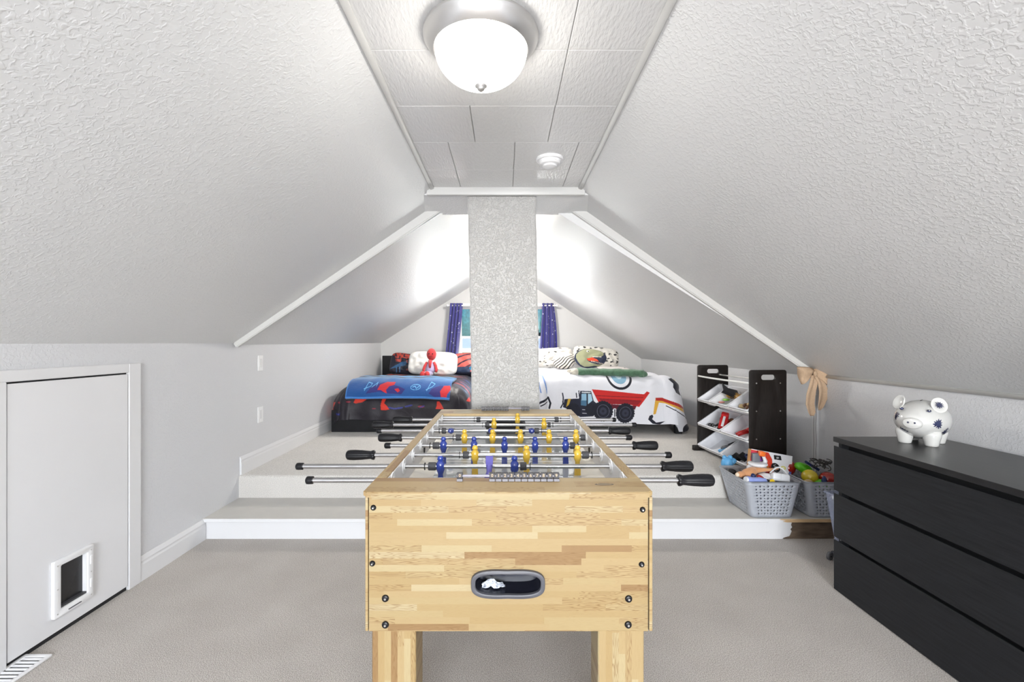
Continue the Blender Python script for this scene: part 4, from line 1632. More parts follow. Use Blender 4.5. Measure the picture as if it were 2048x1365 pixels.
# middle row: red truck, wheels, figures
tk = empty('toy_truck', in_bin((1, 0), 0.25, 0.40, 0.01))
tk.rotation_euler = (0.2, -0.5, 0.95)
tk.scale = (1.55, 1.55, 1.55)
tag(tk, 'red and black toy fire truck in the middle row bin', 'toy truck')
obj('chassis', box(B(), (-0.06, -0.018, 0.008), (0.05, 0.018, 0.022), 0.003), C_['black'], tk)
obj('body', box(B(), (-0.06, -0.019, 0.022), (0.018, 0.019, 0.045), 0.003), C_['red'], tk)
obj('cab', box(B(), (0.02, -0.019, 0.022), (0.05, 0.019, 0.058), 0.006), C_['red'], tk)
obj('ladder', box(B(), (-0.065, -0.006, 0.045), (0.02, 0.006, 0.05), 0.001), C_['white'], tk)
for x in (-0.04, 0.035):
    for s in (-1, 1):
        obj('wheel', cyl(B(), (x, s * 0.016, 0.01), (x, s * 0.023, 0.01), 0.012, n=16), C_['black'], tk, auto=40)
for k, (u_, v_) in enumerate(((-0.72, 0.12), (-0.5, 0.16))):
    bm = B()  # loose toy tyre, modelled as a plain closed ring of tube
    tube(bm, [(0.013 * math.cos(a), 0.013 * math.sin(a), 0) for a in np.linspace(0, 2 * PI, 15)], 0.0055, 8, caps=False)
    thing_at('toy_tyre', bm, C_['black'], ['loose black toy tyre nearest the corner, middle rack row', 'loose black toy tyre between corner and fire truck, middle rack row'][k], 'toy tyre', 'loose black toy tyres', pos=in_bin((1, 0), u_, v_, 0.016), rot=(0.5, -0.5, 0))
figure('brown and red toy figure behind the loose black wheels', in_bin((1, 0), -0.3, 0.3, 0.014), (1.2, 0, 0.6), C_['red'], C_['black'], C_['brown'], 0.9)
figure('red toy figure lying in the near bin of the middle row', in_bin((1, 1), -0.55, 0.15, 0.014), (1.3, 0, 1.4), C_['red'], C_['red'], C_['red'], 1.0)
figure('blue and red toy figure behind the all-red one, middle row', in_bin((1, 1), -0.25, 0.65, 0.016), (1.3, 0, 1.4), C_['navy'], C_['red'], C_['red'], 1.0)
# bottom row
figure('grey and sky blue toy figure in the far bin of the bottom row', in_bin((2, 0), 0.25, 0.1, 0.016), (1.3, 0, 1.2), C_['grey'], C_['sky'], C_['black'], 1.1)
figure('black toy figure behind the sky blue one, bottom row', in_bin((2, 0), 0.15, 0.4, 0.02), (1.4, 0, 0.9), C_['black'], C_['grey'], C_['tan'], 1.0)
figure('navy toy figure at the back of the far bottom bin', in_bin((2, 0), 0.45, 0.7, 0.02), (1.3, 0, 1.3), C_['navy'], C_['black'], C_['navy'], 1.1)
for k, (u_, v_, lb) in enumerate(((-0.55, 0.18, 'black square toy block nearer the lip of the near bottom bin'), (-0.2, 0.36, 'black square toy block farther back in the near bottom bin'))):
    bm = box(B(), (-0.036, -0.034, -0.008), (0.036, 0.034, 0.008), 0.004)
    thing_at('toy_block', bm, C_['black'], lb, 'toy block', pos=in_bin((2, 1), u_, v_, 0.012), rot=(0.5, -0.35, 0.5))
bm = B()
for k in range(7):
    a = k * 0.9
    sphere(bm, (0.02 * math.cos(a) * (k % 3) / 2, 0.02 * math.sin(a), 0.008 * (k % 3)), 0.016, 10)
thing_at('toy_vehicle', bm, C_['navy'], 'dark blue lumpy toy at the near end of the bottom row', 'toy', pos=in_bin((2, 1), 0.3, 0.35, 0.02))
# blue plush standing on the platform just in front of the rack
pb = empty('blue_plush', (1.60, 3.36, ZU))
tag(pb, 'sky blue plush toy between the bottom bins and the grey basket', 'plush toy')
bm = B()
sphere(bm, (0, 0, 0.05), 0.05, 20, (0.85, 0.8, 1.0))
obj('body', bm, C_['sky'], pb, smooth=True, loc=(0.04, 0, 0.02))
obj('arm', tube(B(), [(0.06, 0, 0.075), (0.085, 0.0, 0.085), (0.10, 0, 0.10)], [0.024, 0.02, 0.016], 10), C_['sky'], pb, smooth=True)
for ex in (0.02, 0.062):
    obj('ear', sphere(B(), (ex, 0, 0.115), 0.017, 12), C_['sky'], pb, smooth=True)

# ================================================================== GREY BASKETS
def basket(label, base, top, z0, h, nx, nyy):
    """tapered basket with punched walls. base/top = (x0,y0,x1,y1)"""
    def per(t, R_, r):
        x0, y0, x1, y1 = R_
        # perimeter param with rounded corners: list of points for fractions on each side
        return None
    bm = B()
    # perimeter stations: (side, fraction, solid/hole flag)
    st = []
    corner_n = 4

    def side_stations(n):
        out = []
        m_ = 0.055
        for k in range(n):
            a_ = m_ + (1 - 2 * m_) * k / n
            w_ = (1 - 2 * m_) / n
            out.append((a_ + w_ * 0.37, a_ + w_ * 0.64, k))
        return out

    cols = []   # (side, f, hole_after?)
    for s in range(4):
        n = nx if s % 2 == 0 else nyy
        cols.append((s, 0.0, None))
        for a_, b_, k in side_stations(n):
            cols.append((s, a_, k))
            cols.append((s, b_, None))
        cols.append((s, 1.0, None))
        for c in range(1, corner_n):
            cols.append((s, 1.0 + c / corner_n, None))
    nrow = 10
    rows_ = [(0.0, None)]
    for k in range(nrow):
        a_ = 0.07 + 0.86 * k / nrow
        w_ = 0.86 / nrow
        rows_.append((a_ + w_ * 0.22, 'pre'))
        rows_.append((a_ + w_ * 0.36, 'mid'))
        rows_.append((a_ + w_ * 0.64, 'post'))
        rows_.append((a_ + w_ * 0.78, None))
    rows_.append((1.0, None))

    def pos(s, f, t):
        R_ = [b0 + (t0 - b0) * t for b0, t0 in zip(base, top)]
        x0, y0, x1, y1 = R_
        r = 0.028
        cs = [(x0, y0), (x1, y0), (x1, y1), (x0, y1)]
        d_ = [(1, 0), (0, 1), (-1, 0), (0, -1)]
        p0 = Vector(cs[s])
        p1 = Vector(cs[(s + 1) % 4])
        dv = Vector(d_[s])
        if f <= 1.0:
            a2 = p0 + dv * r
            b2 = p1 - dv * r
            p_ = a2 + (b2 - a2) * f
        else:
            an = (f - 1.0) * PI / 2
            dn = Vector(d_[(s + 1) % 4])
            c_ = p1 - dv * r + dn * r
            p_ = c_ + (dv * math.sin(an) - dn * math.cos(an)) * r
        return Vector((p_.x, p_.y, z0 + h * t))
    V_ = [[bm.verts.new(pos(s, f, t)) for s, f, _ in cols] for t, _ in rows_]
    NC = len(cols)
    for i in range(len(rows_) - 1):
        rk = (i - 1) // 4
        ph = (i - 1) % 4 if i > 0 else None
        for j in range(NC):
            hole = False
            k = cols[j][2]
            if k is not None and i > 0 and i < len(rows_) - 2:
                tall = (k + rk) % 2 == 0
                if ph == 1 or (tall and ph in (0, 2)):
                    hole = True
            if not hole:
                jj = (j + 1) % NC
                bm.faces.new((V_[i][j], V_[i][jj], V_[i + 1][jj], V_[i + 1][j]))
    root = empty('storage_basket', ((base[0] + base[2]) / 2, (base[1] + base[3]) / 2, z0))
    tag(root, label, 'basket', 'grey punched plastic baskets')
    del root['group']
    bmesh.ops.translate(bm, vec=-Vector(root.location), verts=bm.verts)
    o = obj('basket_wall', bm, M['basket'], root, auto=50)
    md = o.modifiers.new('t', 'SOLIDIFY')
    md.thickness = 0.0025
    bm = B()
    pts = [pos(s, f, 0.0) for s, f, _ in cols]
    prism(bm, [Vector((p_.x, p_.y, z0 + 0.001)) for p_ in pts], (0, 0, 0.003))
    bmesh.ops.translate(bm, vec=-Vector(root.location), verts=bm.verts)
    obj('basket_floor', bm, M['basket'], root)
    pts = [pos(s, f, 1.0) - Vector(root.location) for s, f, _ in cols if f in (0.0, 1.0) or f > 1]
    pts = pts + [pts[0], pts[1]]
    obj('rim', tube(B(), pts, 0.004, 8, caps=False), M['basket'], root, smooth=True)
    return root


zb0 = ZT + 0.001
b1 = basket('grey punched plastic basket, left one on the step, holding the game box', (1.585, 2.925, 1.850, 3.235), (1.540, 2.90, 1.895, 3.292), zb0, 0.232, 10, 12)
b2 = basket('grey punched plastic basket, right one on the step, behind the dresser corner', (1.965, 2.925, 2.205, 3.235), (1.925, 2.90, 2.228, 3.292), zb0, 0.232, 9, 12)

# contents of the left basket -------------------------------------------------
def lump(name, label, cat, pos, r, sc, m, rot=(0, 0, 0), n=18, amp=0.12, group=None):
    bm = sphere(B(), (0, 0, 0), r, n, sc)
    for v in bm.verts:
        v.co += v.co.normalized() * mnoise.noise(v.co * (1.2 / r) + Vector(pos)) * r * amp
    return thing_at(name, bm, m, label, cat, group, pos=pos, rot=rot)


# filling underneath, so that the heap rests on something
lump('cloth_bundle', 'dark cloth bundle under the toys in the left grey basket', 'cloth', (1.717, 3.07, ZT + 0.085), 0.08, (1.45, 1.5, 0.98), C_['navy'], amp=0.2)
# peach animal plush with long arm
pa = empty('plush_animal', (1.60, 3.02, 0.375))
tag(pa, 'tan long-tailed plush animal lying over the rim of the left basket', 'plush toy')
F1 = M['peachfur'] = mat('tan_plush', tuple(lin(200, 143, 98)), 0.8, sheen=0.3)
obj('body', tube(B(), [(-0.03, 0, 0.0), (0.0, 0, 0.012), (0.05, 0.02, 0.022), (0.09, 0.05, 0.03)], [0.018, 0.034, 0.032, 0.02], 14), F1, pa, smooth=True)
obj('tail', tube(B(), [(0.07, 0.03, 0.03), (0.12, 0.02, 0.035), (0.17, 0.01, 0.04), (0.215, 0.0, 0.05)], [0.022, 0.014, 0.009, 0.005], 10), F1, pa, smooth=True)
obj('head', sphere(B(), (-0.035, -0.005, 0.012), 0.026, 16, (1.2, 0.9, 0.8)), F1, pa, smooth=True)
o = obj('muzzle', sphere(B(), (-0.062, -0.01, 0.012), 0.014, 12), mat('cream_plush', tuple(lin(235, 215, 190)), 0.8), pa, smooth=True)
obj('leg', tube(B(), [(0.0, 0, 0.0), (0.02, -0.03, -0.012), (0.05, -0.05, -0.005)], [0.018, 0.014, 0.01], 10), F1, pa, smooth=True)
# lavender bottle
bt = empty('bottle', (1.565, 2.945, 0.372))
bt.rotation_euler = (0.1, 1.72, 0.25)
tag(bt, 'lavender plastic bottle with white cap lying in the left basket', 'bottle')
obj('body', lathe(B(), [(0, 0.0), (0.022, 0.0), (0.024, 0.006), (0.024, 0.03), (0.021, 0.034), (0.023, 0.06), (0.027, 0.09), (0.024, 0.13), (0, 0.135)], 28), C_['lav'], bt, auto=40)
obj('cap', lathe(B(), [(0, -0.012), (0.018, -0.012), (0.020, -0.008), (0.020, 0.002), (0, 0.002)], 28), C_['white'], bt, auto=40)
# white toy tower with orange top
tw = empty('toy_play_set', (1.715, 3.10, 0.37))
tag(tw, 'white plastic toy playset with orange lever at the back of the left basket', 'toy')
obj('base', sphere(B(), (0, 0, 0.035), 0.06, 22, (1.1, 0.9, 0.55)), C_['white'], tw, smooth=True)
obj('dish', lathe(B(), [(0, 0.052), (0.05, 0.055), (0.062, 0.066), (0.058, 0.075), (0.03, 0.078), (0, 0.076)], 28, Matrix.Translation((0, -0.01, 0.0)) ), C_['white'], tw, smooth=True)
obj('neck', tube(B(), [(0.045, 0, 0.05), (0.058, 0, 0.085), (0.045, 0, 0.115), (0.035, 0, 0.13)], [0.018, 0.014, 0.01, 0.008], 12), C_['white'], tw, smooth=True)
obj('tower', box(B(), (-0.025, 0.0, 0.07), (0.025, 0.025, 0.135), 0.006), C_['grey'], tw, auto=40)
obj('lever', box(B(), (-0.02, -0.012, 0.120), (0.022, 0.018, 0.155), 0.007), C_['orange'], tw, auto=40, rot=(0, 0.25, 0))
# white bucket-like toy with handle
bk = empty('toy_cooler', (1.80, 2.985, 0.345))
bk.rotation_euler = (-0.35, 0.1, -0.25)
tag(bk, 'white toy cooler box with carrying handle at the front of the left basket', 'toy')
obj('body', box(B(), (-0.055, -0.035, 0.0), (0.055, 0.035, 0.055), 0.014, 3), C_['white'], bk, auto=45)
obj('lid', box(B(), (-0.05, -0.040, 0.012), (0.0, -0.030, 0.052), 0.004, 2), C_['white'], bk, auto=45)
obj('handle', tube(B(), [(-0.055 + 0.11 * t, 0, 0.05 + 0.045 * math.sin(PI * t)) for t in np.linspace(0, 1, 12)], 0.005, 8), C_['white'], bk, smooth=True)
lump('toy_bowl', 'pale grey crumpled plastic toy in the middle of the left basket', 'toy', (1.725, 3.02, 0.36), 0.05, (1.3, 0.8, 0.6), C_['white'], amp=0.3)
bm = lathe(B(), [(0, 0), (0.016, 0), (0.018, 0.004), (0.016, 0.008), (0.005, 0.009), (0, 0.008)], 24)
thing_at('toy_coin', bm, C_['yellow'], 'small round yellow toy coin in the left basket', 'toy coin', pos=(1.722, 2.935, 0.362), rot=(1.3, 0, 0.1))
lump('toy_shoe', 'crimson toy piece beside the lavender bottle', 'toy', (1.672, 2.975, 0.375), 0.02, (1.5, 0.8, 0.8), C_['crim'], rot=(0, 0.6, 0))
lump('toy_block_black', 'black toy piece next to the yellow coin', 'toy', (1.70, 2.965, 0.352), 0.026, (1.4, 0.8, 0.7), C_['black'])
bpy.data.objects[-1].name if False else None
lump('toy_ball', 'navy toy ball behind the white bottle cap', 'ball', (1.63, 2.99, 0.385), 0.016, (1, 1, 1), C_['navy'])
lump('sock', 'black and white striped sock in the far corner of the left basket', 'sock', (1.572, 3.16, 0.365), 0.03, (1.0, 1.2, 0.6), C_['black'])


# game box: white, red and orange print
def game_box():
    H, W, Dp = 0.205, 0.27, 0.05
    root = empty('game_box', (1.80, 3.10, 0.305))
    tag(root, 'white and red board game box standing tilted in the left basket', 'game box')
    root.rotation_euler = (-0.18, 0.16, -0.12)
    nu_, nv_ = 170, 160
    U, V = np.meshgrid(np.linspace(0, 1, nu_), np.linspace(0, 1, nv_))
    P = np.stack([(U - 0.5) * W, np.zeros_like(U) - 0.0008, V * H], -1)
    col = np.ones(P.shape) * lin(228, 228, 232)
    X, Yv = U, 1 - V
    red, ora = lin(200, 55, 30), lin(215, 120, 40)
    pk, pu = lin(205, 60, 90), lin(105, 45, 130)
    m_ = in_poly(X, Yv, [(0, 0.02), (0.42, 0.02), (0.52, 0.22), (0.55, 0.5), (0.68, 0.98), (0.30, 0.98), (0, 0.7)])
    col[m_] = red
    col[in_poly(X, Yv, [(0, 0.06), (0.34, 0.08), (0.36, 0.45), (0.45, 0.7), (0.2, 0.62), (0, 0.5)])] = pk
    for e in ((0.12, 0.14, 0.08, 0.04), (0.30, 0.15, 0.06, 0.035)):
        col[in_ell(X, Yv, *e)] = lin(225, 150, 150)
    for e in ((0.08, 0.26, 0.07, 0.09), (0.22, 0.36, 0.06, 0.11), (0.29, 0.27, 0.06, 0.08)):
        col[in_ell(X, Yv, *e)] = pu
    for e in ((0.42, 0.53, 0.05, 0.12, -0.3), (0.10, 0.55, 0.03, 0.08, 0)):
        col[in_ell(X, Yv, *e)] = ora
    for e in ((0.80, 0.44, 0.065, 0.07, 0.5), (0.86, 0.76, 0.05, 0.07, 0.4)):
        col[in_ell(X, Yv, *e)] = lin(215, 210, 120)
        col[in_ell(X, Yv, e[0], e[1], e[2] * .5, e[3] * .5, e[4])] = lin(235, 232, 200)
    col[in_ell(X, Yv, 1.0, 0.6, 0.06, 0.13)] = lin(95, 105, 175)
    col[in_ell(X, Yv, 0.62, 0.47, 0.105, 0.15, -0.35)] = lin(18, 18, 20)
    col[in_poly(X, Yv, [(0.55, 0.07), (0.72, 0.06), (0.75, 0.2), (0.57, 0.21)])] = lin(18, 18, 20)
    col[near_line(X, Yv, [(0.66, 0.62), (0.74, 0.95)], 0.012)] = lin(20, 18, 20)
    grid_mesh('printed_front', P, col, M['print'], root)
    obj('carton', box(B(), (-W / 2, 0, 0), (W / 2, Dp, H), 0.0015, 1), mat('orange_carton', tuple(lin(205, 150, 90)), 0.6), root)
    for s_, x, z, sz in (('B', 0.148, 0.86, 0.022), ('LOL', 0.12, 0.53, 0.023)):
        bm = text_mesh(s_, sz)
        px_ = {'B': 0.645, 'LOL': 0.62}[s_]
        rr = Matrix.Rotation(-0.35 if s_ == 'LOL' else 1.5, 4, 'Y') if s_ == 'B' else Matrix.Rotation(1.1, 4, 'Y')
        bmesh.ops.transform(bm, matrix=Matrix.Translation(((px_ - 0.5) * W, -0.0015, z * H)) @ rr @ Matrix.Rotation(PI / 2, 4, 'X'), verts=bm.verts)
        obj('lettering', bm, C_['white'], root)


game_box()

# contents of the right basket
lump('cloth_bundle', 'dark cloth bundle under the toys in the right grey basket', 'cloth', (2.08, 3.07, ZT + 0.085), 0.08, (1.3, 1.5, 0.98), C_['grey'], amp=0.2)
GL = {k: mat(k + '_glossy', tuple(lin(*v)), 0.12, coat=0.6) for k, v in dict(red=(150, 28, 18), yellow=(200, 178, 30), green=(95, 195, 35)).items()}
lump('balloon_weight', 'glossy red ball at the back left of the right basket', 'ball', (1.955, 3.14, 0.40), 0.048, (0.95, 0.9, 1.15), GL['red'])
lump('toy_ball', 'yellow rubber ball in the middle of the right basket', 'ball', (2.01, 3.0, 0.375), 0.05, (1, 1, 0.95), GL['yellow'], amp=0.03)
lump('toy_apple', 'glossy dark red ball next to the dresser corner', 'ball', (2.115, 2.975, 0.372), 0.05, (1.1, 1, 0.85), GL['red'], amp=0.05)
lump('green_toy', 'bright green plastic toy behind the yellow ball', 'toy', (2.045, 3.11, 0.395), 0.05, (1.5, 0.7, 0.75), GL['green'], amp=0.3, rot=(0, 0.5, 0))
lump('green_toy', 'lime green toy piece under the dark red ball', 'toy', (2.05, 2.95, 0.345), 0.035, (1.2, 0.8, 0.8), GL['green'], amp=0.2)
lump('toy_piece', 'dark blue toy handle between yellow and red balls', 'toy', (2.058, 2.935, 0.368), 0.016, (1, 0.8, 2.0), C_['navy'])
lump('toy_piece', 'cream card piece at the front of the right basket', 'toy', (1.955, 2.935, 0.362), 0.018, (1.6, 0.8, 0.9), C_['tan'], amp=0.1)
bm = box(B(), (-0.05, -0.014, -0.008), (0.05, 0.014, 0.008), 0.003)
thing_at('toy_rail', bm, C_['navy'], 'dark blue toy bar lying on the green toy', 'toy', pos=(2.085, 3.09, 0.425), rot=(0.2, 0.55, 0.0))
bm = B()
rs = random.Random(3)
for k in range(26):
    c = Vector((rs.uniform(-0.05, 0.05), rs.uniform(-0.03, 0.03), rs.uniform(0, 0.045)))
    a0 = rs.uniform(0, 6.28)
    tl_ = rs.uniform(-0.8, 0.8)
    pts = [c + Vector((0.017 * math.cos(a0 + t), 0.017 * math.sin(a0 + t) * math.cos(tl_), 0.017 * math.sin(a0 + t) * math.sin(tl_) + 0.003 * t)) for t in np.linspace(0, 5.2, 12)]
    tube(bm, pts, 0.0028, 6)
thing_at('coiled_garland', bm, mat('black_coil', tuple(lin(62, 60, 58)), 0.35), 'tangle of black coiled cord on top of the right basket', 'cord', pos=(2.135, 3.07, 0.415))

# clear tub on end with castors between dresser and step
ct = empty('storage_tub', (2.005, 2.62, 0.0), 0.10)
tag(ct, 'clear bluish plastic wheeled tub standing on end behind the dresser', 'storage tub')
m, nt, b = nm('clear_blue_plastic')
b.inputs['Base Color'].default_value = (0.62, 0.70, 0.95, 1)
b.inputs['Roughness'].default_value = 0.12
b.inputs['Alpha'].default_value = 0.28
M['clearblue'] = m
pts_lo = [(-0.085, -0.06), (0.16, -0.06), (0.16, 0.06), (-0.085, 0.06)]
bm = B()
lo_r = [bm.verts.new((x, y, 0.045)) for x, y in [(-0.07, -0.05), (0.15, -0.05), (0.15, 0.05), (-0.07, 0.05)]]
hi_r = [bm.verts.new((x, y, 0.385)) for x, y in [(-0.125, -0.065), (0.15, -0.065), (0.15, 0.065), (-0.125, 0.065)]]
for i in range(4):
    j = (i + 1) % 4
    bm.faces.new((lo_r[i], lo_r[j], hi_r[j], hi_r[i]))
bm.faces.new(lo_r[::-1])
bmesh.ops.recalc_face_normals(bm, faces=bm.faces)
bmesh.ops.bevel(bm, geom=[e for e in bm.edges if not e.is_boundary], offset=0.012, segments=3, affect='EDGES')
o = obj('tub_wall', bm, M['clearblue'], ct, auto=50)
md = o.modifiers.new('t', 'SOLIDIFY')
md.thickness = 0.003
pp = [(-0.125, -0.065, 0.385), (0.15, -0.065, 0.385), (0.15, 0.065, 0.385), (-0.125, 0.065, 0.385), (-0.125, -0.065, 0.385), (0.1, -0.065, 0.385)]
obj('rim', tube(B(), pp, 0.005, 6, caps=False), M['clearblue'], ct, smooth=True)
obj('lid', box(B(), (-0.075, -0.075, 0.03), (0.15, -0.067, 0.38), 0.003), M['clearblue'], ct)
for x in (-0.12, 0.09):
    bm = lathe(B(), [(0, -0.008), (0.006, -0.009), (0.012, -0.006), (0.019, -0.009), (0.0235, -0.006), (0.0235, 0.006), (0.019, 0.009), (0, 0.008)], 28,
               Matrix.Translation((x, 0.03, 0.024)) @ Matrix.Rotation(PI / 2, 4, 'X') @ Matrix.Rotation(0.3, 4, 'Y'))
    wh = obj('wheel', bm, mat('grey_wheel', (0.17, 0.17, 0.18), 0.45), ct, auto=35)
    obj('axle', cyl(B(), (x - 0.0, 0.018, 0.024), (x, 0.045, 0.024), 0.004, n=10), M['dark'], wh)
obj('wheel_base', box(B(), (-0.10, -0.03, 0.022), (0.15, 0.05, 0.046), 0.006), M['greyring'], ct)


# ------------------------------------------------------------------ ribbon bow
def ribbon(bm, pts, wid, nrm, fold=0.0):
    """strip along pts; nrm = list of width direction vectors"""
    n = 8
    rows_ = []
    for k, p in enumerate(pts):
        p = Vector(p)
        wd = Vector(nrm[k])
        w = wid[k] if isinstance(wid, (list, tuple)) else wid
        rows_.append([bm.verts.new(p + wd * (w * (j / n - 0.5)) + Vector((0, -1, 0)) * (0.008 * math.sin(j / n * PI * 2 + k * 0.3) + fold * abs(j / n - .5))) for j in range(n + 1)])
    for a, b in zip(rows_[:-1], rows_[1:]):
        for j in range(n):
            bm.faces.new((a[j], a[j + 1], b[j + 1], b[j]))


bow = empty('ribbon_bow', (ax(1625, 3.19), 3.19, CZ - 0.215))
tag(bow, 'tan burlap ribbon bow hanging in the corner at the right wall top', 'bow')
bow.rotation_euler = (0, 0, 0)
for s in (-1, 1):
    bm = B()
    pts, wd = [], []
    for t in np.linspace(0, 1, 17):
        a = t * 2 * PI
        # a teardrop loop leaving the knot outwards and coming back
        x = s * 0.10 * math.sin(a / 2) ** 0.8 * (1.0)
        y = 0.030 * math.sin(a) * 1.0 - 0.012
        z = -0.035 * math.sin(a / 2) + (0.014 if s > 0 else 0.02)
        pts.append((x, y, z))
        wd.append((s * 0.25, 0, 1) if True else (0, 0, 1))
    ws_ = [0.035 + 0.085 * math.sin(t * PI) ** 0.7 for t in np.linspace(0, 1, 17)]
    ribbon(bm, pts, ws_, wd)
    o = obj('loop', bm, M['burlap'], bow, smooth=True)
    md = o.modifiers.new('t', 'SOLIDIFY')
    md.thickness = 0.0015
for pth, ws_ in (([(-0.004, -0.02, -0.01), (-0.015, -0.03, -0.07), (-0.03, -0.025, -0.14), (-0.035, -0.02, -0.21), (-0.022, -0.02, -0.27), (-0.02, -0.02, -0.295)], [0.035, 0.06, 0.066, 0.062, 0.05, 0.025]),
                 ([(0.012, -0.02, -0.01), (0.040, -0.028, -0.06), (0.058, -0.025, -0.12), (0.055, -0.02, -0.18), (0.040, -0.018, -0.235), (0.032, -0.018, -0.255)], [0.035, 0.05, 0.066, 0.062, 0.04, 0.015])):
    bm = B()
    ribbon(bm, pth, ws_, [(1, 0, 0.1)] * len(pth))
    bmesh.ops.subdivide_edges(bm, edges=bm.edges[:], cuts=1, use_grid_fill=True, smooth=0.5)
    o = obj('tail', bm, M['burlap'], bow, smooth=True)
    md = o.modifiers.new('t', 'SOLIDIFY')
    md.thickness = 0.0015
obj('knot', sphere(B(), (0.0, -0.028, 0.0), 0.016, 14, (0.8, 0.7, 1.3)), M['burlap'], bow, smooth=True)


# ================================================================== BEDS
def drape(S, Tt, x0, x1, y0, zt, rx, ry, fx, fy, zmin, off=0.0, seed=0, wr=0.01, foldk=11.0, folda=0.02, pn=8):
    """cloth laid over a mattress: S = room x over the top, Tt = room y over the top;
    beyond x0/x1 (sides) and y0 (foot) it rolls over the edge and hangs"""
    cxs = np.clip(S, x0, x1)
    cys = np.maximum(Tt, y0)
    ox = S - cxs
    oy = Tt - cys
    d = np.hypot(ox, oy) + 1e-9
    wx = np.abs(ox) / d
    dn_ = (np.abs(ox) ** pn + np.abs(oy) ** pn) ** (1.0 / pn) + 1e-9
    ux, uy = ox / d, oy / d
    d = dn_
    r = rx * wx + ry * (1 - wx) + off
    fl = fx * wx + fy * (1 - wx)
    arc = r * PI / 2
    ina = d < arc
    lat = np.where(ina, r * np.sin(np.minimum(d, arc) / r), r + (d - arc) * fl)
    dp = np.where(ina, r * (1 - np.cos(np.minimum(d, arc) / r)), r + (d - arc) * np.sqrt(1 - fl ** 2))
    per = np.where(wx > 0.5, Tt, S) + 0.4 * np.arctan2(np.abs(oy), np.abs(ox) + 1e-6)
    hang = np.clip(dp / 0.3, 0, 1) ** 1.3
    lat = lat + folda * hang * (np.sin(per * foldk + seed) + 0.5 * np.sin(per * foldk * 2.3 + 1.3 * seed))
    X = cxs + ux * lat
    Y = cys + uy * lat
    Z = zt - dp + off
    P = np.stack([X, Y, Z], -1)
    w = vnoise(np.stack([S, Tt], -1), 9, seed) * wr + vnoise(np.stack([S, Tt], -1), 28, seed + 1) * wr * 0.35
    # push wrinkles along the local normal
    nz = np.where(ina, np.cos(np.minimum(d, arc) / r), 0.05)
    nl = np.sqrt(np.maximum(0, 1 - nz ** 2))
    P[..., 0] += w * nl * ux
    P[..., 1] += w * nl * uy
    P[..., 2] += w * nz
    P[..., 2] = np.maximum(P[..., 2], zmin)
    return P


# ---- left bed
bedl = empty('bed', (-1.15, 5.95, ZU))
tag(bedl, 'low black platform bed with tall headboard in the left far corner', 'bed')
LO = Vector(bedl.location)


def lobj(name, bm, m, parent=bedl, o_=LO, **k):
    bmesh.ops.translate(bm, vec=-o_, verts=bm.verts)
    return obj(name, bm, m, parent, **k)


BX0, BX1 = -1.87, -0.45
lobj('footboard', box(B(), (BX0, 4.90, ZU), (BX1, 4.93, ZU + 0.235), 0.004), M['bedbase'])
for x0, x1 in ((BX0, BX0 + 0.03), (BX1 - 0.03, BX1)):
    lobj('side_rail', box(B(), (x0, 4.93, ZU + 0.0), (x1, 6.93, ZU + 0.225)), M['bedbase'])
lobj('headboard', box(B(), (BX0 + 0.0, 6.93, ZU), (BX1, 6.985, 1.062), 0.006), M['bedbase'])
lobj('mattress', box(B(), (BX0 + 0.14, 5.10, ZU + 0.10), (BX1 - 0.14, 6.91, 0.725), 0.05, 4), M['sheetwhite'], auto=50)

navy0 = lin(25, 20, 31)


def zoomL(X, Z, Yp=4.87):
    """print coordinates of the left duvet (arbitrary units, linear on the foot side)"""
    sc = F / Yp
    px, py = 1010 + X * sc, 686 + (CZ - Z) * sc
    return (px - 640) * 6.4, (py - 690) * 6.4


us = np.linspace(-2.12, -0.12, 420)
vs = np.concatenate([np.linspace(6.75, 5.1, 90)[:-1], np.linspace(5.1, 4.61, 120)])
S, Tt = np.meshgrid(us, vs)
P = drape(S, Tt, -1.66, -0.62, 5.10, 0.785, 0.23, 0.25, 0.10, 0.05, ZU + 0.02, seed=3, wr=0.010, folda=0.010, pn=5)
P[..., 0] = np.maximum(P[..., 0], XL + 0.02)
PX, PY = zoomL(P[..., 0], P[..., 2])
col = np.ones(P.shape) * navy0
foot = Tt < 5.12
sh = vnoise(np.stack([S, Tt], -1), 14, 5)
top = Tt > 5.05
rp = (vnoise(np.stack([S * 1.0, Tt * 1.6], -1), 16, 8) > 0.75) & top
col[rp] = lin(150, 42, 34)
rp = (vnoise(np.stack([S * 1.0, Tt * 2.0], -1), 20, 12) > 0.95) & top
col[rp] = lin(60, 70, 120)
blobs = [
    [(90, 930), (85, 870), (110, 820), (100, 800), (130, 760), (175, 755), (160, 790), (140, 830), (165, 870), (200, 900), (190, 940)],
    [(430, 745), (450, 700), (490, 670), (560, 665), (620, 680), (590, 710), (540, 740), (500, 745), (460, 755)],
    [(790, 830), (785, 780), (800, 700), (850, 670), (890, 680), (850, 700), (830, 750), (870, 780), (895, 820), (850, 835)],
    [(1490, 815), (1505, 770), (1500, 730), (1530, 725), (1560, 760), (1590, 820)],
    [(1850, 740), (1880, 700), (1940, 730), (1950, 790), (1910, 770)]]
for b_ in blobs:
    col[in_poly(PX, PY, b_) & foot] = lin(205, 48, 30)
for e in ((240, 750, 22, 12), (365, 735, 30, 9), (940, 685, 22, 8), (1300, 790, 45, 12), (700, 815, 25, 8)):
    col[in_ell(PX, PY, *e) & foot] = lin(130, 30, 50)
for pts_, w_ in (([(890, 800), (960, 815), (1060, 800)], 9), ([(200, 890), (250, 900), (260, 880)], 10), ([(1100, 790), (1180, 775)], 8), ([(1290, 800), (1340, 780)], 6)):
    col[near_line(PX, PY, pts_, w_) & foot] = lin(45, 50, 130)
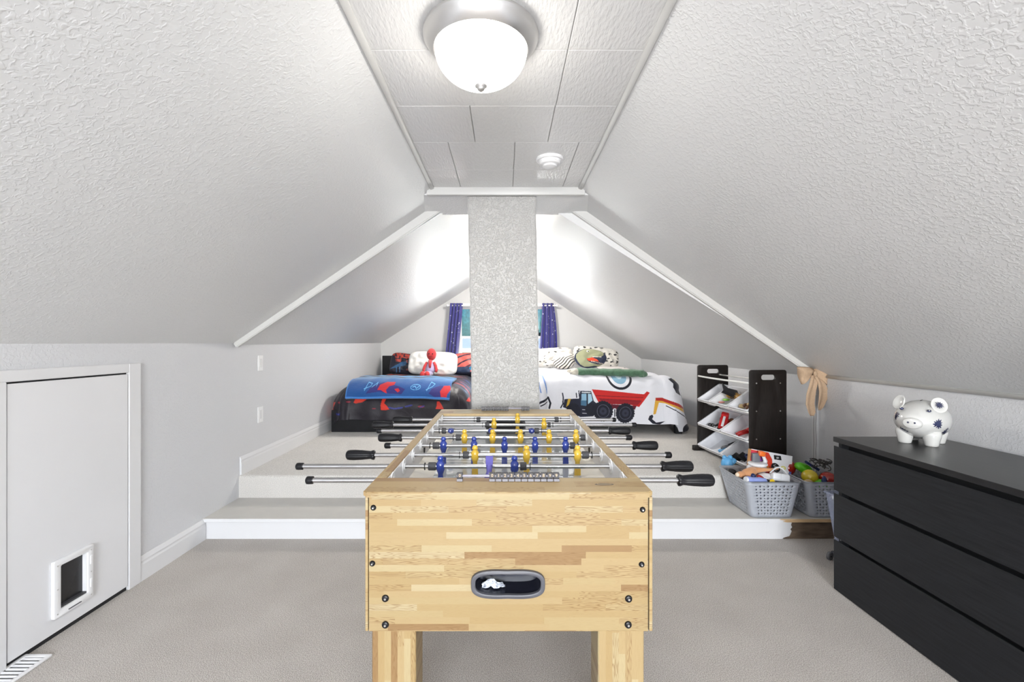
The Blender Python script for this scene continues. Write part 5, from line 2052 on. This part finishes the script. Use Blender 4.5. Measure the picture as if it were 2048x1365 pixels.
for pts_ in ([(930, 790), (950, 750), (1030, 740), (1100, 700)], [(600, 850), (560, 800), (600, 700), (560, 680)], [(1310, 700), (1340, 760)]):
    col[near_line(PX, PY, pts_, 3) & foot] = lin(12, 12, 20)
dv = grid_mesh('duvet', P, col, M['satin'])
tag(dv, 'dark duvet with red splash print spread over the left bed', 'duvet')
md = dv.modifiers.new('t', 'SOLIDIFY')
md.thickness = 0.012
md.offset = -1

# folded blue blanket over the foot edge
us = np.linspace(-1.70, -0.585, 330)
vs = np.concatenate([np.linspace(5.50, 5.10, 50)[:-1], np.linspace(5.10, 4.77, 90)])
S, Tt = np.meshgrid(us, vs)
e_u = np.minimum(1, np.minimum(S - us[0], us[-1] - S) / 0.05)
P = drape(S, Tt, -1.66, -0.62, 5.10, 0.785, 0.23, 0.25, 0.1, 0.05, ZU + 0.1, off=0.045, seed=3, wr=0.010, folda=0.006, pn=5)
P[..., 2] -= 0.02 * np.clip((S + 0.9) / 0.3, 0, 1)
PX, PY = zoomL(P[..., 0], P[..., 2])
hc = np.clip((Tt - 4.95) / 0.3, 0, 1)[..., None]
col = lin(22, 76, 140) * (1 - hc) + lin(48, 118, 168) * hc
for pl_ in ([(600, 640), (640, 580), (720, 540), (800, 520), (1000, 560), (1090, 590), (1050, 650), (900, 640), (760, 620)],
            [(1400, 640), (1430, 590), (1520, 560), (1600, 560), (1640, 640), (1600, 690), (1480, 680)]):
    col[in_poly(PX, PY, pl_)] = lin(40, 38, 110)
for pl_ in ([(735, 600), (760, 545), (840, 515), (945, 520), (940, 545), (880, 560), (850, 600), (870, 640), (820, 620), (780, 600)],
            [(950, 590), (1000, 580), (1030, 610), (1000, 630)],
            [(1540, 620), (1580, 560), (1650, 560), (1670, 600), (1630, 650), (1620, 700), (1560, 680)]):
    col[in_poly(PX, PY, pl_)] = lin(190, 28, 40)
lb = lin(110, 180, 225)
ring_ = in_ell(PX, PY, 1220, 572, 66, 30) & ~in_ell(PX, PY, 1220, 572, 60, 25)
col[ring_] = lb
for pts_ in ([(570, 610), (600, 520), (650, 530), (640, 560), (560, 590)], [(660, 570), (720, 520), (715, 560)], [(1370, 610), (1410, 520), (1460, 540), (1430, 570), (1360, 600)], [(1180, 570), (1210, 560), (1230, 585), (1265, 562)]):
    col[near_line(PX, PY, pts_, 3.2)] = lb
edge = (Tt < 4.785) | (np.abs(S - us[0]) < 0.012)
col[edge] = lin(60, 120, 190)
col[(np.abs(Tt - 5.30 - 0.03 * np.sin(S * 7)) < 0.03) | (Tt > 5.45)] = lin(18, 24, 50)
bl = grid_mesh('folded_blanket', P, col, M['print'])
tag(bl, 'folded blue blanket with red print across the foot of the left bed', 'blanket')
md = bl.modifiers.new('t', 'SOLIDIFY')
md.thickness = 0.03
md.offset = -1


# pillows: puffy superellipse cushions
def cushion(name, w, h, th, label, cat, colorf, m, pos, rot, n=70, pw=0.42, sq=5, outline=None, group=None, thing=True, amp=0.008):
    u = np.linspace(-1, 1, n)
    U, V = np.meshgrid(u, u)
    # rounded square mapping
    a = np.abs(U) ** sq
    b_ = np.abs(V) ** sq
    rr = np.maximum(np.abs(U), np.abs(V))
    k = np.where(rr > 1e-9, rr / np.maximum((a + b_) ** (1 / sq), 1e-9), 1)
    X = U * k
    Z = V * k
    rad = np.clip(rr, 0, 1)
    if outline is not None:
        an = np.arctan2(Z, X)
        oo = outline(an)
        X, Z = rad * oo * np.cos(an), rad * oo * np.sin(an)
    thick = th * np.clip(1 - rad ** 2.6, 0, 1) ** pw
    cl = colorf(X, Z) if colorf else None
    wr = vnoise(np.stack([X * w, Z * h], -1), 26, int(w * 1000)) * amp
    front_ = np.stack([X * w / 2, -thick / 2 + wr * (1 - rad ** 4), Z * h / 2 + h / 2], -1)
    back_ = np.stack([X * w / 2, thick / 2, Z * h / 2 + h / 2], -1)[:, ::-1]
    me = bpy.data.meshes.new(name)
    idx = np.arange(n * n).reshape(n, n)

    def fc(ix):
        return np.stack([ix[:-1, :-1].ravel(), ix[:-1, 1:].ravel(), ix[1:, 1:].ravel(), ix[1:, :-1].ravel()], 1)
    V_ = np.vstack([front_.reshape(-1, 3), back_.reshape(-1, 3)])
    fcs = np.vstack([fc(idx), fc(idx + n * n)])
    me.from_pydata(V_.tolist(), [], fcs.tolist())
    if cl is not None:
        at_ = me.color_attributes.new('print', 'FLOAT_COLOR', 'POINT')
        cc = np.ones((2 * n * n, 4), dtype=np.float32)
        cc[:n * n, :3] = cl.reshape(-1, 3)
        cc[n * n:, :3] = cl[:, ::-1].reshape(-1, 3)
        at_.data.foreach_set('color', cc.ravel())
    bm = bmesh.new()
    bm.from_mesh(me)
    bmesh.ops.remove_doubles(bm, verts=bm.verts, dist=1e-5)
    bmesh.ops.recalc_face_normals(bm, faces=bm.faces)
    bm.to_mesh(me)
    bm.free()
    me.materials.append(m)
    for p_ in me.polygons:
        p_.use_smooth = True
    o = bpy.data.objects.new(name, me)
    COL.objects.link(o)
    o.location = pos
    o.rotation_euler = rot
    if thing:
        tag(o, label, cat, group)
    return o


def c_dark(X, Z):
    c = np.ones((*X.shape, 3)) * lin(28, 30, 46)
    n_ = vnoise(np.stack([X, Z], -1), 7, 3)
    c[(Z > 0.05) & (X < 0.3) & (n_ > -0.2)] = lin(165, 62, 50)
    c[(Z > 0.05) & (vnoise(np.stack([X, Z], -1), 22, 5) > 0.3)] = lin(28, 30, 46)
    c[in_poly(X, Z, [(-0.95, -0.7), (-0.2, 0.1), (0.1, 0.15), (0.05, -0.2), (-0.5, -0.5)])] = lin(45, 85, 125)
    c[near_line(X, Z, [(-0.5, -0.45), (-0.45, -0.9)], 0.03) | near_line(X, Z, [(-0.3, -0.4), (-0.25, -0.85)], 0.03)] = lin(70, 110, 150)
    c[near_line(X, Z, [(0.2, -0.6), (0.8, 0.0)], 0.08)] = lin(110, 60, 60)
    return c


def c_red(X, Z):
    c = np.ones((*X.shape, 3)) * lin(195, 92, 84)
    r_ = np.hypot(X - 0.6, Z + 1.1)
    c[(np.sin(r_ * 13) > 0.72)] = lin(45, 35, 55)
    c[(Z < -0.35) & (X < 0.0)] = lin(35, 50, 80)
    c[in_ell(X, Z, 0.45, -0.45, 0.5, 0.32)] = lin(60, 135, 175)
    c[Z < -0.8] = lin(28, 32, 50)
    return c


cushion('pillow', 0.46, 0.32, 0.13, 'dark pillow with red and blue print at the left of the left bed', 'pillow', c_dark, M['satin'], (-1.47, 6.62, 0.795), (-0.30, 0.12, 0))
cushion('pillow', 0.70, 0.345, 0.16, 'plain white pillow in the middle of the left bed', 'pillow', None, M['pillowwhite'], (-1.035, 6.46, 0.80), (-0.30, 0.03, 0), amp=0.016)
cushion('pillow', 0.55, 0.33, 0.15, 'red printed pillow with dark stripes beside the chimney, left bed', 'pillow', c_red, M['satin'], (-0.50, 6.60, 0.79), (-0.30, 0.0, 0))


# plain red rag doll
dl = empty('rag_doll', (-1.02, 6.22, 0.80))
tag(dl, 'seated red soft doll with lilac shirt leaning on the white pillow', 'soft doll')
obj('head', sphere(B(), (0.012, 0.02, 0.30), 0.078, 24, (0.86, 0.8, 1.08)), M['redplush'], dl, smooth=True)
obj('shirt', tube(B(), [(0, 0.02, 0.06), (0, 0.02, 0.10), (0, 0.02, 0.16), (0, 0.02, 0.21)], [0.072, 0.068, 0.055, 0.028], 20), M['pinkplush'], dl, smooth=True)
obj('scarf', tube(B(), [(0, -0.03, 0.12), (0, -0.038, 0.16), (0, -0.01, 0.215)], [0.018, 0.02, 0.03], 12), M['redplush'], dl, smooth=True)
for s in (-1, 1):
    obj('arm', tube(B(), [(s * 0.045, 0.01, 0.19), (s * 0.075, -0.01, 0.14), (s * 0.088, -0.03, 0.09), (s * 0.082, -0.04, 0.06)], [0.022, 0.02, 0.02, 0.018], 12), M['redplush'], dl, smooth=True)
for x in (-0.075, -0.015):
    lg = obj('leg', tube(B(), [(x * 0.4 + 0.02, 0.0, 0.05), (x * 0.8, -0.08, 0.035), (x, -0.16, 0.03)], [0.04, 0.034, 0.03], 14), M['pinkplush'], dl, smooth=True)
    obj('boot', sphere(B(), (x, -0.18, 0.035), 0.042, 18, (0.9, 0.8, 1.15)), M['redplush'], lg, smooth=True)
for s in (-1, 1):
    obj('button_eye', sphere(B(), (0.012 + s * 0.026, -0.038, 0.31), 0.009, 10), C_['black'], dl, smooth=True)
obj('stitched_mouth', tube(B(), [(0.012 + 0.02 * math.cos(a), -0.040 - 0.002, 0.285 - 0.012 * math.sin(a)) for a in np.linspace(0.2, PI - 0.2, 8)], 0.0018, 6), C_['black'], dl)

# ---- right bed
bedr = empty('bed', (0.95, 5.9, ZU))
tag(bedr, 'bed on short dark legs under a vehicle-print comforter at the right', 'bed')
RO = Vector(bedr.location)
RX0, RX1 = 0.22, 1.78
lobj('mattress', box(B(), (RX0 + 0.05, 5.0, 0.60), (RX1 - 0.0, 6.88, 0.83), 0.06, 4), M['sheetwhite'], bedr, RO, auto=50)
lobj('box_spring', box(B(), (RX0 + 0.01, 5.0, 0.44), (RX1 - 0.01, 6.88, 0.60), 0.02), M['bedbase'], bedr, RO)
for x, y in ((0.32, 5.02), (0.32, 6.8), (1.74, 6.8)):
    for y in (y,):
        lobj('leg', box(B(), (x - 0.02, y - 0.02, ZU), (x + 0.02, y + 0.02, 0.45), 0.003), M['bedbase'], bedr, RO)
lg_ = lobj('leg', box(B(), (1.80, 4.80, ZU), (1.87, 4.86, 0.40), 0.003), M['bedbase'], bedr, RO)
lobj('foot_rail', box(B(), (RX0, 4.99, 0.40), (1.78, 5.03, 0.44)), M['bedbase'], bedr, RO)
lobj('side_rail', box(B(), (1.75, 4.82, 0.39), (1.79, 6.88, 0.44)), M['bedbase'], bedr, RO)


def zoomR(X, Z, Yp=4.77):
    sc = F / Yp
    px, py = 1010 + X * sc, 686 + (CZ - Z) * sc
    return (px - 1060) * 6.024, (py - 680) * 6.024


us = np.linspace(-0.20, 2.34, 900)
vs = np.concatenate([np.linspace(6.30, 4.98, 90)[:-1], np.linspace(4.98, 4.38, 320)])
S, Tt = np.meshgrid(us, vs)
P = drape(S, Tt, 0.44, 1.67, 4.96, 0.895, 0.22, 0.15, 0.24, 0.06, ZU + 0.025, seed=6, wr=0.010, folda=0.020, foldk=9, pn=3.2)
# the hem hangs lower towards the right corner
PX, PY = zoomR(P[..., 0], P[..., 2])
col = np.ones(P.shape) * lin(222, 223, 230)
ft_ = Tt < 4.97


def put(mask, c):
    col[mask & ft_] = lin(*c)


NV, BK = (30, 34, 52), (24, 26, 40)
put(in_poly(PX, PY, [(750, 605), (830, 610), (1380, 660), (1415, 625), (1447, 640), (1330, 815), (1290, 805), (1190, 780), (830, 770)]), (190, 34, 32))
put(in_poly(PX, PY, [(840, 715), (1355, 738), (1310, 790), (860, 775)]), (140, 24, 34))
put(near_line(PX, PY, [(800, 680), (1370, 700)], 4), (120, 20, 28))
put(near_line(PX, PY, [(830, 715), (1350, 738)], 4), (120, 20, 28))
put(in_poly(PX, PY, [(850, 772), (1300, 800), (1280, 850), (880, 830)]), (90, 20, 38))
# cab + bonnet
put(in_poly(PX, PY, [(615, 620), (740, 625), (770, 745), (830, 790), (760, 920), (610, 935), (480, 850), (400, 820), (420, 720), (600, 715)]), NV)
put(in_poly(PX, PY, [(632, 655), (685, 655), (685, 800), (625, 795)]), (140, 180, 205))
put(in_poly(PX, PY, [(700, 655), (740, 660), (755, 735), (700, 780)]), (165, 200, 220))
put(in_poly(PX, PY, [(625, 735), (685, 735), (685, 800), (625, 795)]), (70, 110, 140))
put(in_poly(PX, PY, [(632, 632), (735, 636), (735, 648), (632, 645)]), (210, 215, 220))
put(in_poly(PX, PY, [(465, 715), (500, 715), (475, 790), (440, 820)]), (200, 165, 60))
put(near_line(PX, PY, [(395, 650), (405, 700), (400, 780), (375, 825)], 8), NV)
put(near_line(PX, PY, [(565, 650), (572, 700)], 7) | near_line(PX, PY, [(597, 620), (605, 690)], 6), NV)
put(near_line(PX, PY, [(490, 795), (575, 795)], 5) | near_line(PX, PY, [(640, 845), (690, 845)], 5) | near_line(PX, PY, [(640, 888), (690, 888)], 5), (170, 170, 180))
for cx_, cy_, r_ in ((530, 860, 88), (740, 840, 70), (880, 862, 118), (1155, 890, 118)):
    put(in_ell(PX, PY, cx_, cy_, r_, r_ * 0.98), BK)
    an = np.arctan2(PY - cy_, PX - cx_)
    rr = np.hypot(PX - cx_, PY - cy_)
    put((rr < r_ * (1.0 + 0.05 * (np.sin(an * 22) > 0))) & (rr > r_ * 0.9), BK)
for cx_, cy_ in ((880, 862), (1155, 890)):
    rr = np.hypot(PX - cx_, PY - cy_)
    put((rr < 78) & (rr > 73), (90, 92, 110))
    put(rr < 45, (48, 50, 68))
    put(rr < 16, (30, 32, 46))
put(in_poly(PX, PY, [(1010, 830), (1035, 830), (1035, 940), (1010, 940)]), (222, 223, 230))
put(near_line(PX, PY, [(1022, 845), (1022, 925)], 7), BK)
# partial motor on the left
put(near_line(PX, PY, [(120, 770), (220, 700), (250, 770), (235, 830)], 12) | near_line(PX, PY, [(140, 800), (200, 750)], 6), BK)
# wheel half hidden by the roll
rr = np.hypot((PX - 1105), (PY - 455))
put((rr < 155) & (PY > 440), BK)
put((rr < 128) & (PY > 440), (222, 223, 230))
put((rr < 92) & (PY > 440), (120, 160, 185))
put((rr < 40) & (PY > 440), (180, 205, 215))
# yellow / red digger arm on the right
put(in_poly(PX, PY, [(1515, 700), (1560, 700), (1700, 750), (1830, 800), (1890, 850), (1900, 910), (1800, 850), (1640, 770), (1560, 760), (1520, 900), (1490, 905)]), (215, 165, 60))
put(in_poly(PX, PY, [(1515, 700), (1600, 700), (1800, 780), (1885, 835), (1890, 860), (1780, 810), (1600, 740), (1520, 735)]), (175, 40, 35))
put(near_line(PX, PY, [(1650, 800), (1740, 850), (1880, 940), (1930, 980)], 5), NV)
put(in_poly(PX, PY, [(1430, 965), (1445, 920), (1480, 905), (1490, 930), (1475, 960), (1520, 1000), (1640, 985), (1560, 1025), (1480, 1015)]), BK)
put(in_ell(PX, PY, 1905, 1095, 62, 62), BK)
put(in_poly(PX, PY, [(1915, 840), (1990, 880), (1950, 990), (1905, 920)]), (110, 165, 200))
put(in_poly(PX, PY, [(1960, 1010), (2100, 1040), (2100, 1180), (1960, 1120)]), (215, 165, 60))
put(near_line(PX, PY, [(1905, 840), (1990, 875), (1950, 1000), (2100, 1060)], 7), NV)
# black shapes over the right shoulder
ft_ = (S > 1.60) | (Tt < 4.97)
put(in_poly(PX, PY, [(1690, 490), (1740, 480), (1830, 560), (1810, 620), (1850, 690), (1760, 640), (1730, 580), (1740, 540)]), BK)
put(in_poly(PX, PY, [(1860, 690), (1920, 640), (1980, 700), (2060, 680), (2060, 830), (1960, 790), (1880, 750)]), BK)
put(in_ell(PX, PY, 1800, 495, 35, 22), (205, 185, 130))
# top of the bed: grey-blue stripe work
ft_ = Tt > 4.97
put((np.abs(Tt - 5.03 - 0.10 * np.clip((S - 0.5), -1, 0) ** 2) < 0.035) & (S < 1.05), (40, 50, 85))
put((np.abs(Tt - 5.12) < 0.035) & (S < 0.8), (130, 165, 215))
put((np.abs(Tt - 5.55) < 0.05) & (S > 1.0) & (S < 1.3), (60, 70, 100))
ft_ = S > 1.45
put((np.abs(Tt - 5.5) < 0.35) & (np.abs(S - 1.52) < 0.03), (200, 90, 90))
ft_ = (S < 0.44) & (Tt > 4.7)
put((np.abs(np.sin(S * 40 + Tt * 6)) > 0.93), (120, 150, 205))
cf_ = grid_mesh('comforter', P, col, M['print'])
tag(cf_, 'white comforter with red dump truck and digger print on the right bed', 'comforter')
md = cf_.modifiers.new('t', 'SOLIDIFY')
md.thickness = 0.012
md.offset = -1

# rolled green fleece with pale end
gr_ = empty('rolled_throw', (1.03, 4.96, 0.94))
tag(gr_, 'rolled green fleece throw with pale fuzzy end on the right bed foot', 'throw')
Mg = mat('green_fleece', tuple(lin(74, 108, 84)), 0.95, sheen=0.4, var=0.25, vscale=25, bump=0.5, bscale=60, bdist=0.01)
Mp = mat('pale_fleece', tuple(lin(200, 195, 182)), 0.95, sheen=0.4, var=0.15, vscale=40, bump=0.8, bscale=70, bdist=0.012)
pts = [(-0.24 + 0.70 * t, 0.02 * math.sin(t * 5), -0.0 - 0.012 * t) for t in np.linspace(0, 1, 18)]
bm = tube(B(), pts, [0.044 + 0.004 * math.sin(k * 1.9) for k in range(18)], 18)
for v in bm.verts:
    v.co.y *= 1.5
    v.co += Vector((0, 1, 1)) * mnoise.noise(v.co * 14) * 0.006
obj('roll', bm, Mg, gr_, smooth=True)
bm = sphere(B(), (0.45, -0.02, -0.022), 0.05, 18, (1.3, 1.3, 0.9))
for v in bm.verts:
    v.co += v.co.normalized() * mnoise.noise(v.co * 22) * 0.012
obj('tail_fold', bm, Mg, gr_, smooth=True)
bm = sphere(B(), (-0.27, 0, 0.0), 0.047, 18, (1.15, 1.2, 0.9))
for v in bm.verts:
    v.co += Vector((1, 1, 1)) * mnoise.noise(v.co * 40) * 0.008
po = obj('pale_end', bm, Mp, gr_, smooth=True)
obj('pale_tip', sphere(B(), (-0.325, 0, 0.012), 0.022, 12, (1.4, 1, 0.9)), Mp, po, smooth=True)


def c_spots(seed, base=(206, 203, 196), th=0.62, sc=15):
    def f(X, Z):
        c = np.ones((*X.shape, 3)) * lin(*base)
        n_ = vnoise(np.stack([X * 1.3, Z], -1), sc, seed) + 0.5 * vnoise(np.stack([X, Z * 1.2], -1), sc * 2.2, seed + 3)
        c[n_ > th] = lin(32, 32, 38)
        return c
    return f


cushion('pillow', 0.66, 0.30, 0.15, 'pale spotted pillow at the back right of the right bed', 'pillow', c_spots(4), M['print'], (1.28, 6.45, 0.915), (-0.35, 0.10, 0), n=110)
cushion('pillow', 0.56, 0.29, 0.15, 'pale crumpled spotted pillow beside the right curtain', 'pillow', c_spots(9, (212, 208, 202), 1.0, 13), M['print'], (0.70, 6.45, 0.915), (-0.40, -0.06, 0), n=90, amp=0.02)


def c_zebra(X, Z):
    c = np.ones((*X.shape, 3)) * lin(216, 210, 200)
    w_ = vnoise(np.stack([X, Z], -1), 4, 2)
    st_ = np.sin((X * 0.55 - Z * 0.5) * 34 + w_ * 3.0) > 0.35
    c[st_ & (Z < 0.3 + 0.3 * X)] = lin(36, 32, 34)
    return c


cushion('plush_cushion', 0.30, 0.235, 0.17, 'round fluffy cushion with zebra stripes left of the dinosaur pillow', 'cushion', c_zebra, M['print'], (0.80, 6.15, 0.905), (-0.30, 0, 0), n=100, sq=2.2)


def out_dino(an):
    return 0.93 + 0.05 * np.cos(an * 2) + 0.03 * np.sin(an * 3 + 1)


def c_dino(X, Z):
    """navy cushion printed with an open-mouthed green dinosaur head"""
    c = np.ones((*X.shape, 3)) * lin(30, 38, 62)
    zx = (X + 1) / 2 * 400 + 515      # print units
    zy = (1 - (Z + 1) / 2) * 262 + 95
    head = [(540, 220), (545, 180), (575, 150), (650, 110), (700, 105), (770, 115), (830, 112), (872, 150), (876, 190), (840, 212), (760, 214), (700, 225),
            (672, 235), (690, 265), (730, 285), (800, 300), (860, 300), (875, 310), (845, 326), (760, 318), (690, 326), (640, 328), (590, 300), (560, 260)]
    c[in_poly(zx, zy, head)] = lin(140, 142, 112)
    c[in_poly(zx, zy, [(665, 232), (715, 222), (740, 215), (800, 232), (850, 270), (868, 290), (800, 282), (740, 268), (700, 262), (680, 256)])] = lin(30, 38, 62)
    c[in_poly(zx, zy, [(665, 230), (700, 226), (735, 218), (790, 240), (815, 268), (770, 262), (735, 262), (690, 258)])] = lin(205, 70, 40)
    for k in range(7):
        a_ = 745 + k * 16
        c[in_poly(zx, zy, [(a_ - 6, 207), (a_ + 6, 207), (a_, 222)])] = lin(235, 232, 222)
    for k in range(8):
        a_ = 725 + k * 19
        z_ = 268 + k * 4
        c[in_poly(zx, zy, [(a_ - 6, z_), (a_ + 6, z_), (a_, z_ - 14)])] = lin(240, 225, 200)
    c[in_ell(zx, zy, 685, 143, 15, 11)] = lin(235, 235, 230)
    c[in_ell(zx, zy, 690, 145, 8, 8)] = lin(15, 15, 18)
    c[in_ell(zx, zy, 838, 147, 6, 4)] = lin(70, 70, 60)
    c[in_poly(zx, zy, [(552, 335), (570, 318), (585, 330), (570, 345)])] = lin(230, 230, 230)
    return c


cushion('dinosaur_pillow', 0.44, 0.295, 0.085, 'navy cushion printed with a green open-mouthed dinosaur head', 'cushion', c_dino, M['print'], (1.135, 6.05, 0.905), (-0.16, 0, 0), n=190, outline=out_dino, pw=0.36)
# spotted sheet rumpled on the right side of the mattress
S, Tt = np.meshgrid(np.linspace(1.22, 1.78, 90), np.linspace(6.75, 5.75, 60))
P = drape(S, Tt, 0.5, 1.55, 4.9, 0.925, 0.22, 0.15, 0.3, 0.05, 0.5, seed=2, wr=0.015, folda=0.0)
c_ = c_spots(14, (212, 204, 200), 1.15, 14)(S * 3, Tt * 3)
sh_ = grid_mesh('sheet', P, c_, M['print'])
tag(sh_, 'pale spotted sheet rumpled at the right of the dinosaur pillow', 'sheet')
md = sh_.modifiers.new('t', 'SOLIDIFY')
md.thickness = 0.01

# ------------------------------------------------------------------ curtains
YC = 6.97
rod_z = CZ + (686 - 611.5) * YC / F
cr_ = empty('curtain_rod', (0, YC, rod_z))
tag(cr_, 'white curtain rod with round ends above the far window', 'curtain rod')
obj('rod', cyl(B(), (ax(895, YC), 0, 0), (ax(1113, YC), 0, 0), 0.011, n=14), M['white'], cr_, auto=50)
for px in (895, 1114):
    obj('finial', sphere(B(), (ax(px, YC), 0, 0), 0.021, 16), M['white'], cr_, smooth=True)
for px in (905, 1108):
    obj('bracket', box(B(), (ax(px, YC) - 0.01, 0, -0.012), (ax(px, YC) + 0.01, YB - YC, 0.012), 0.003), M['white'], cr_)


def curtain(label, topx, botx, zbot, seed, nfold=5):
    """pleated cloth: topx/botx = (left,right) room x at the rod and at the hem"""
    nu_, nv_ = 180, 200
    U, V = np.meshgrid(np.linspace(0, 1, nu_), np.linspace(0, 1, nv_))
    zt = rod_z + 0.035
    ease = V ** 1.3
    xl = topx[0] + (botx[0] - topx[0]) * ease
    xr = topx[1] + (botx[1] - topx[1]) * ease
    if seed == 2:
        xr = topx[1] + (botx[1] - topx[1]) * np.sin(np.clip(V * 1.25, 0, 1) * PI / 2)
    fold = np.sin(U * nfold * 2 * PI + seed + 0.6 * np.sin(V * 3))
    X = xl + (xr - xl) * U + 0.006 * np.cos(U * nfold * 2 * PI)
    Y = YC + fold * (0.030 + 0.010 * V) - 0.0
    if seed == 2:
        Z = zt - V * (zt - zbot - 0.18 * U * 1.0)
    else:
        Z = zt - V * (zt - zbot)
    P = np.stack([X, Y, Z], -1)
    base = lin(52, 50, 128) if seed == 2 else lin(64, 62, 132)
    col = np.ones(P.shape) * base
    rs_ = np.random.RandomState(seed)
    for k in range(34):
        u0, v0 = rs_.uniform(0.03, 0.97), rs_.uniform(0.05, 0.98)
        r_ = rs_.choice([0.004, 0.006, 0.0095])
        w_ = (xr - xl)
        d_ = np.hypot((U - u0) * 0.42, (V - v0) * (zt - zbot))
        col[d_ < r_] = lin(225, 228, 240)
    root = empty('curtain', (float(X.mean()), YC, rod_z))
    tag(root, label, 'curtain')
    o = grid_mesh('cloth', P - np.array(root.location), col, M['print'], root)
    md = o.modifiers.new('t', 'SOLIDIFY')
    md.thickness = 0.004
    for k in range(nfold * 2 - 1):
        u0 = (k + 0.5) / (nfold * 2 - 1)
        x = topx[0] + (topx[1] - topx[0]) * u0 - root.location.x
        bm = B()
        tube(bm, [(x, 0.018 * math.cos(a), 0.018 * math.sin(a)) for a in np.linspace(0, 2 * PI, 15)], 0.003, 6, caps=False)
        obj('grommet', bm, M['nickel'], root, smooth=True)
    return root


curtain('dark blue starry curtain left of the far window, hanging straight', (ax(899, YC), ax(924, YC)), (ax(889, YC), ax(914, YC)), CZ - (713 - 686) * YC / F, 1, 4)
curtain('dark blue starry curtain right of the far window, flaring at the hem', (ax(1084, YC), ax(1107, YC)), (ax(1076, YC), ax(1114, YC)), CZ - (738 - 686) * YC / F, 2, 3)

# ================================================================== OUTSIDE
nh = empty('neighbour_house', (-1.2, 15.0, -3.0))
tag(nh, 'brown house with grey roof seen through the far window', 'house')
HO = Vector(nh.location)
Mh = mat('brown_siding', tuple(lin(120, 104, 84)), 0.8, var=0.15, vscale=3)
Mr = mat('grey_roof', tuple(lin(128, 128, 150)), 0.8, var=0.1, vscale=5)
Mt = mat('pale_eave', tuple(lin(190, 178, 150)), 0.7)


def hobj(name, bm, m, parent=nh):
    bmesh.ops.translate(bm, vec=-HO, verts=bm.verts)
    return obj(name, bm, m, parent)


hobj('wall', box(B(), (-6, 15.2, -3.0), (6, 20, 0.95)), Mh)
hobj('roof', prism(B(), [(-6.3, 14.9, 1.06), (-6.3, 17.6, 1.45), (-6.3, 20.3, 1.06)], (12.6, 0, 0)), Mr)
hobj('eave', box(B(), (-6.3, 14.85, 0.94), (6.3, 15.0, 1.08)), Mt)
for x in (-4.5, -2.4, 1.4, 3.6):
    w_ = hobj('window', box(B(), (x, 15.15, -0.1), (x + 0.9, 15.2, 0.75)), Mt)
    hobj('pane', box(B(), (x + 0.08, 15.13, -0.02), (x + 0.82, 15.16, 0.67)), mat('far_pane', tuple(lin(70, 74, 80)), 0.2), w_)
gd = obj('ground', box(B(), (-30, 7.6, -3.1), (30, 60, -3.0)), mat('lawn', tuple(lin(110, 115, 95)), 0.9, var=0.2, vscale=2))
tag(gd, 'pale lawn outside below the far window', 'lawn', kind='structure')
Ml = mat('tree_leaves', tuple(lin(70, 92, 80)), 0.9, var=0.4, vscale=5)
for k, (x, y, z, r, lb_) in enumerate(((-6.5, 24, 0.6, 2.0, 'round dark tree behind the brown house, left'), (0.2, 26, 0.2, 2.2, 'round dark tree behind the brown house, middle'), (6.8, 24, 0.6, 2.0, 'round dark tree behind the brown house, right'))):
    tr = empty('tree', (x, y, -3.0))
    tag(tr, lb_, 'tree')
    bm = B()
    bmesh.ops.create_icosphere(bm, subdivisions=5, radius=r, matrix=Matrix.Translation((0, 0, z + 3.0)))
    for v in bm.verts:
        d_ = (v.co - Vector((0, 0, z + 3.0)))
        v.co += d_.normalized() * (mnoise.noise(v.co * 1.3) * 0.6 + mnoise.noise(v.co * 5) * 0.3) * r * 0.5
    obj('foliage', bm, Ml, tr)
    obj('trunk', cyl(B(), (0, 0, 0), (0, 0, 3.2), 0.22, 0.14, n=10), M['barewood'], tr)
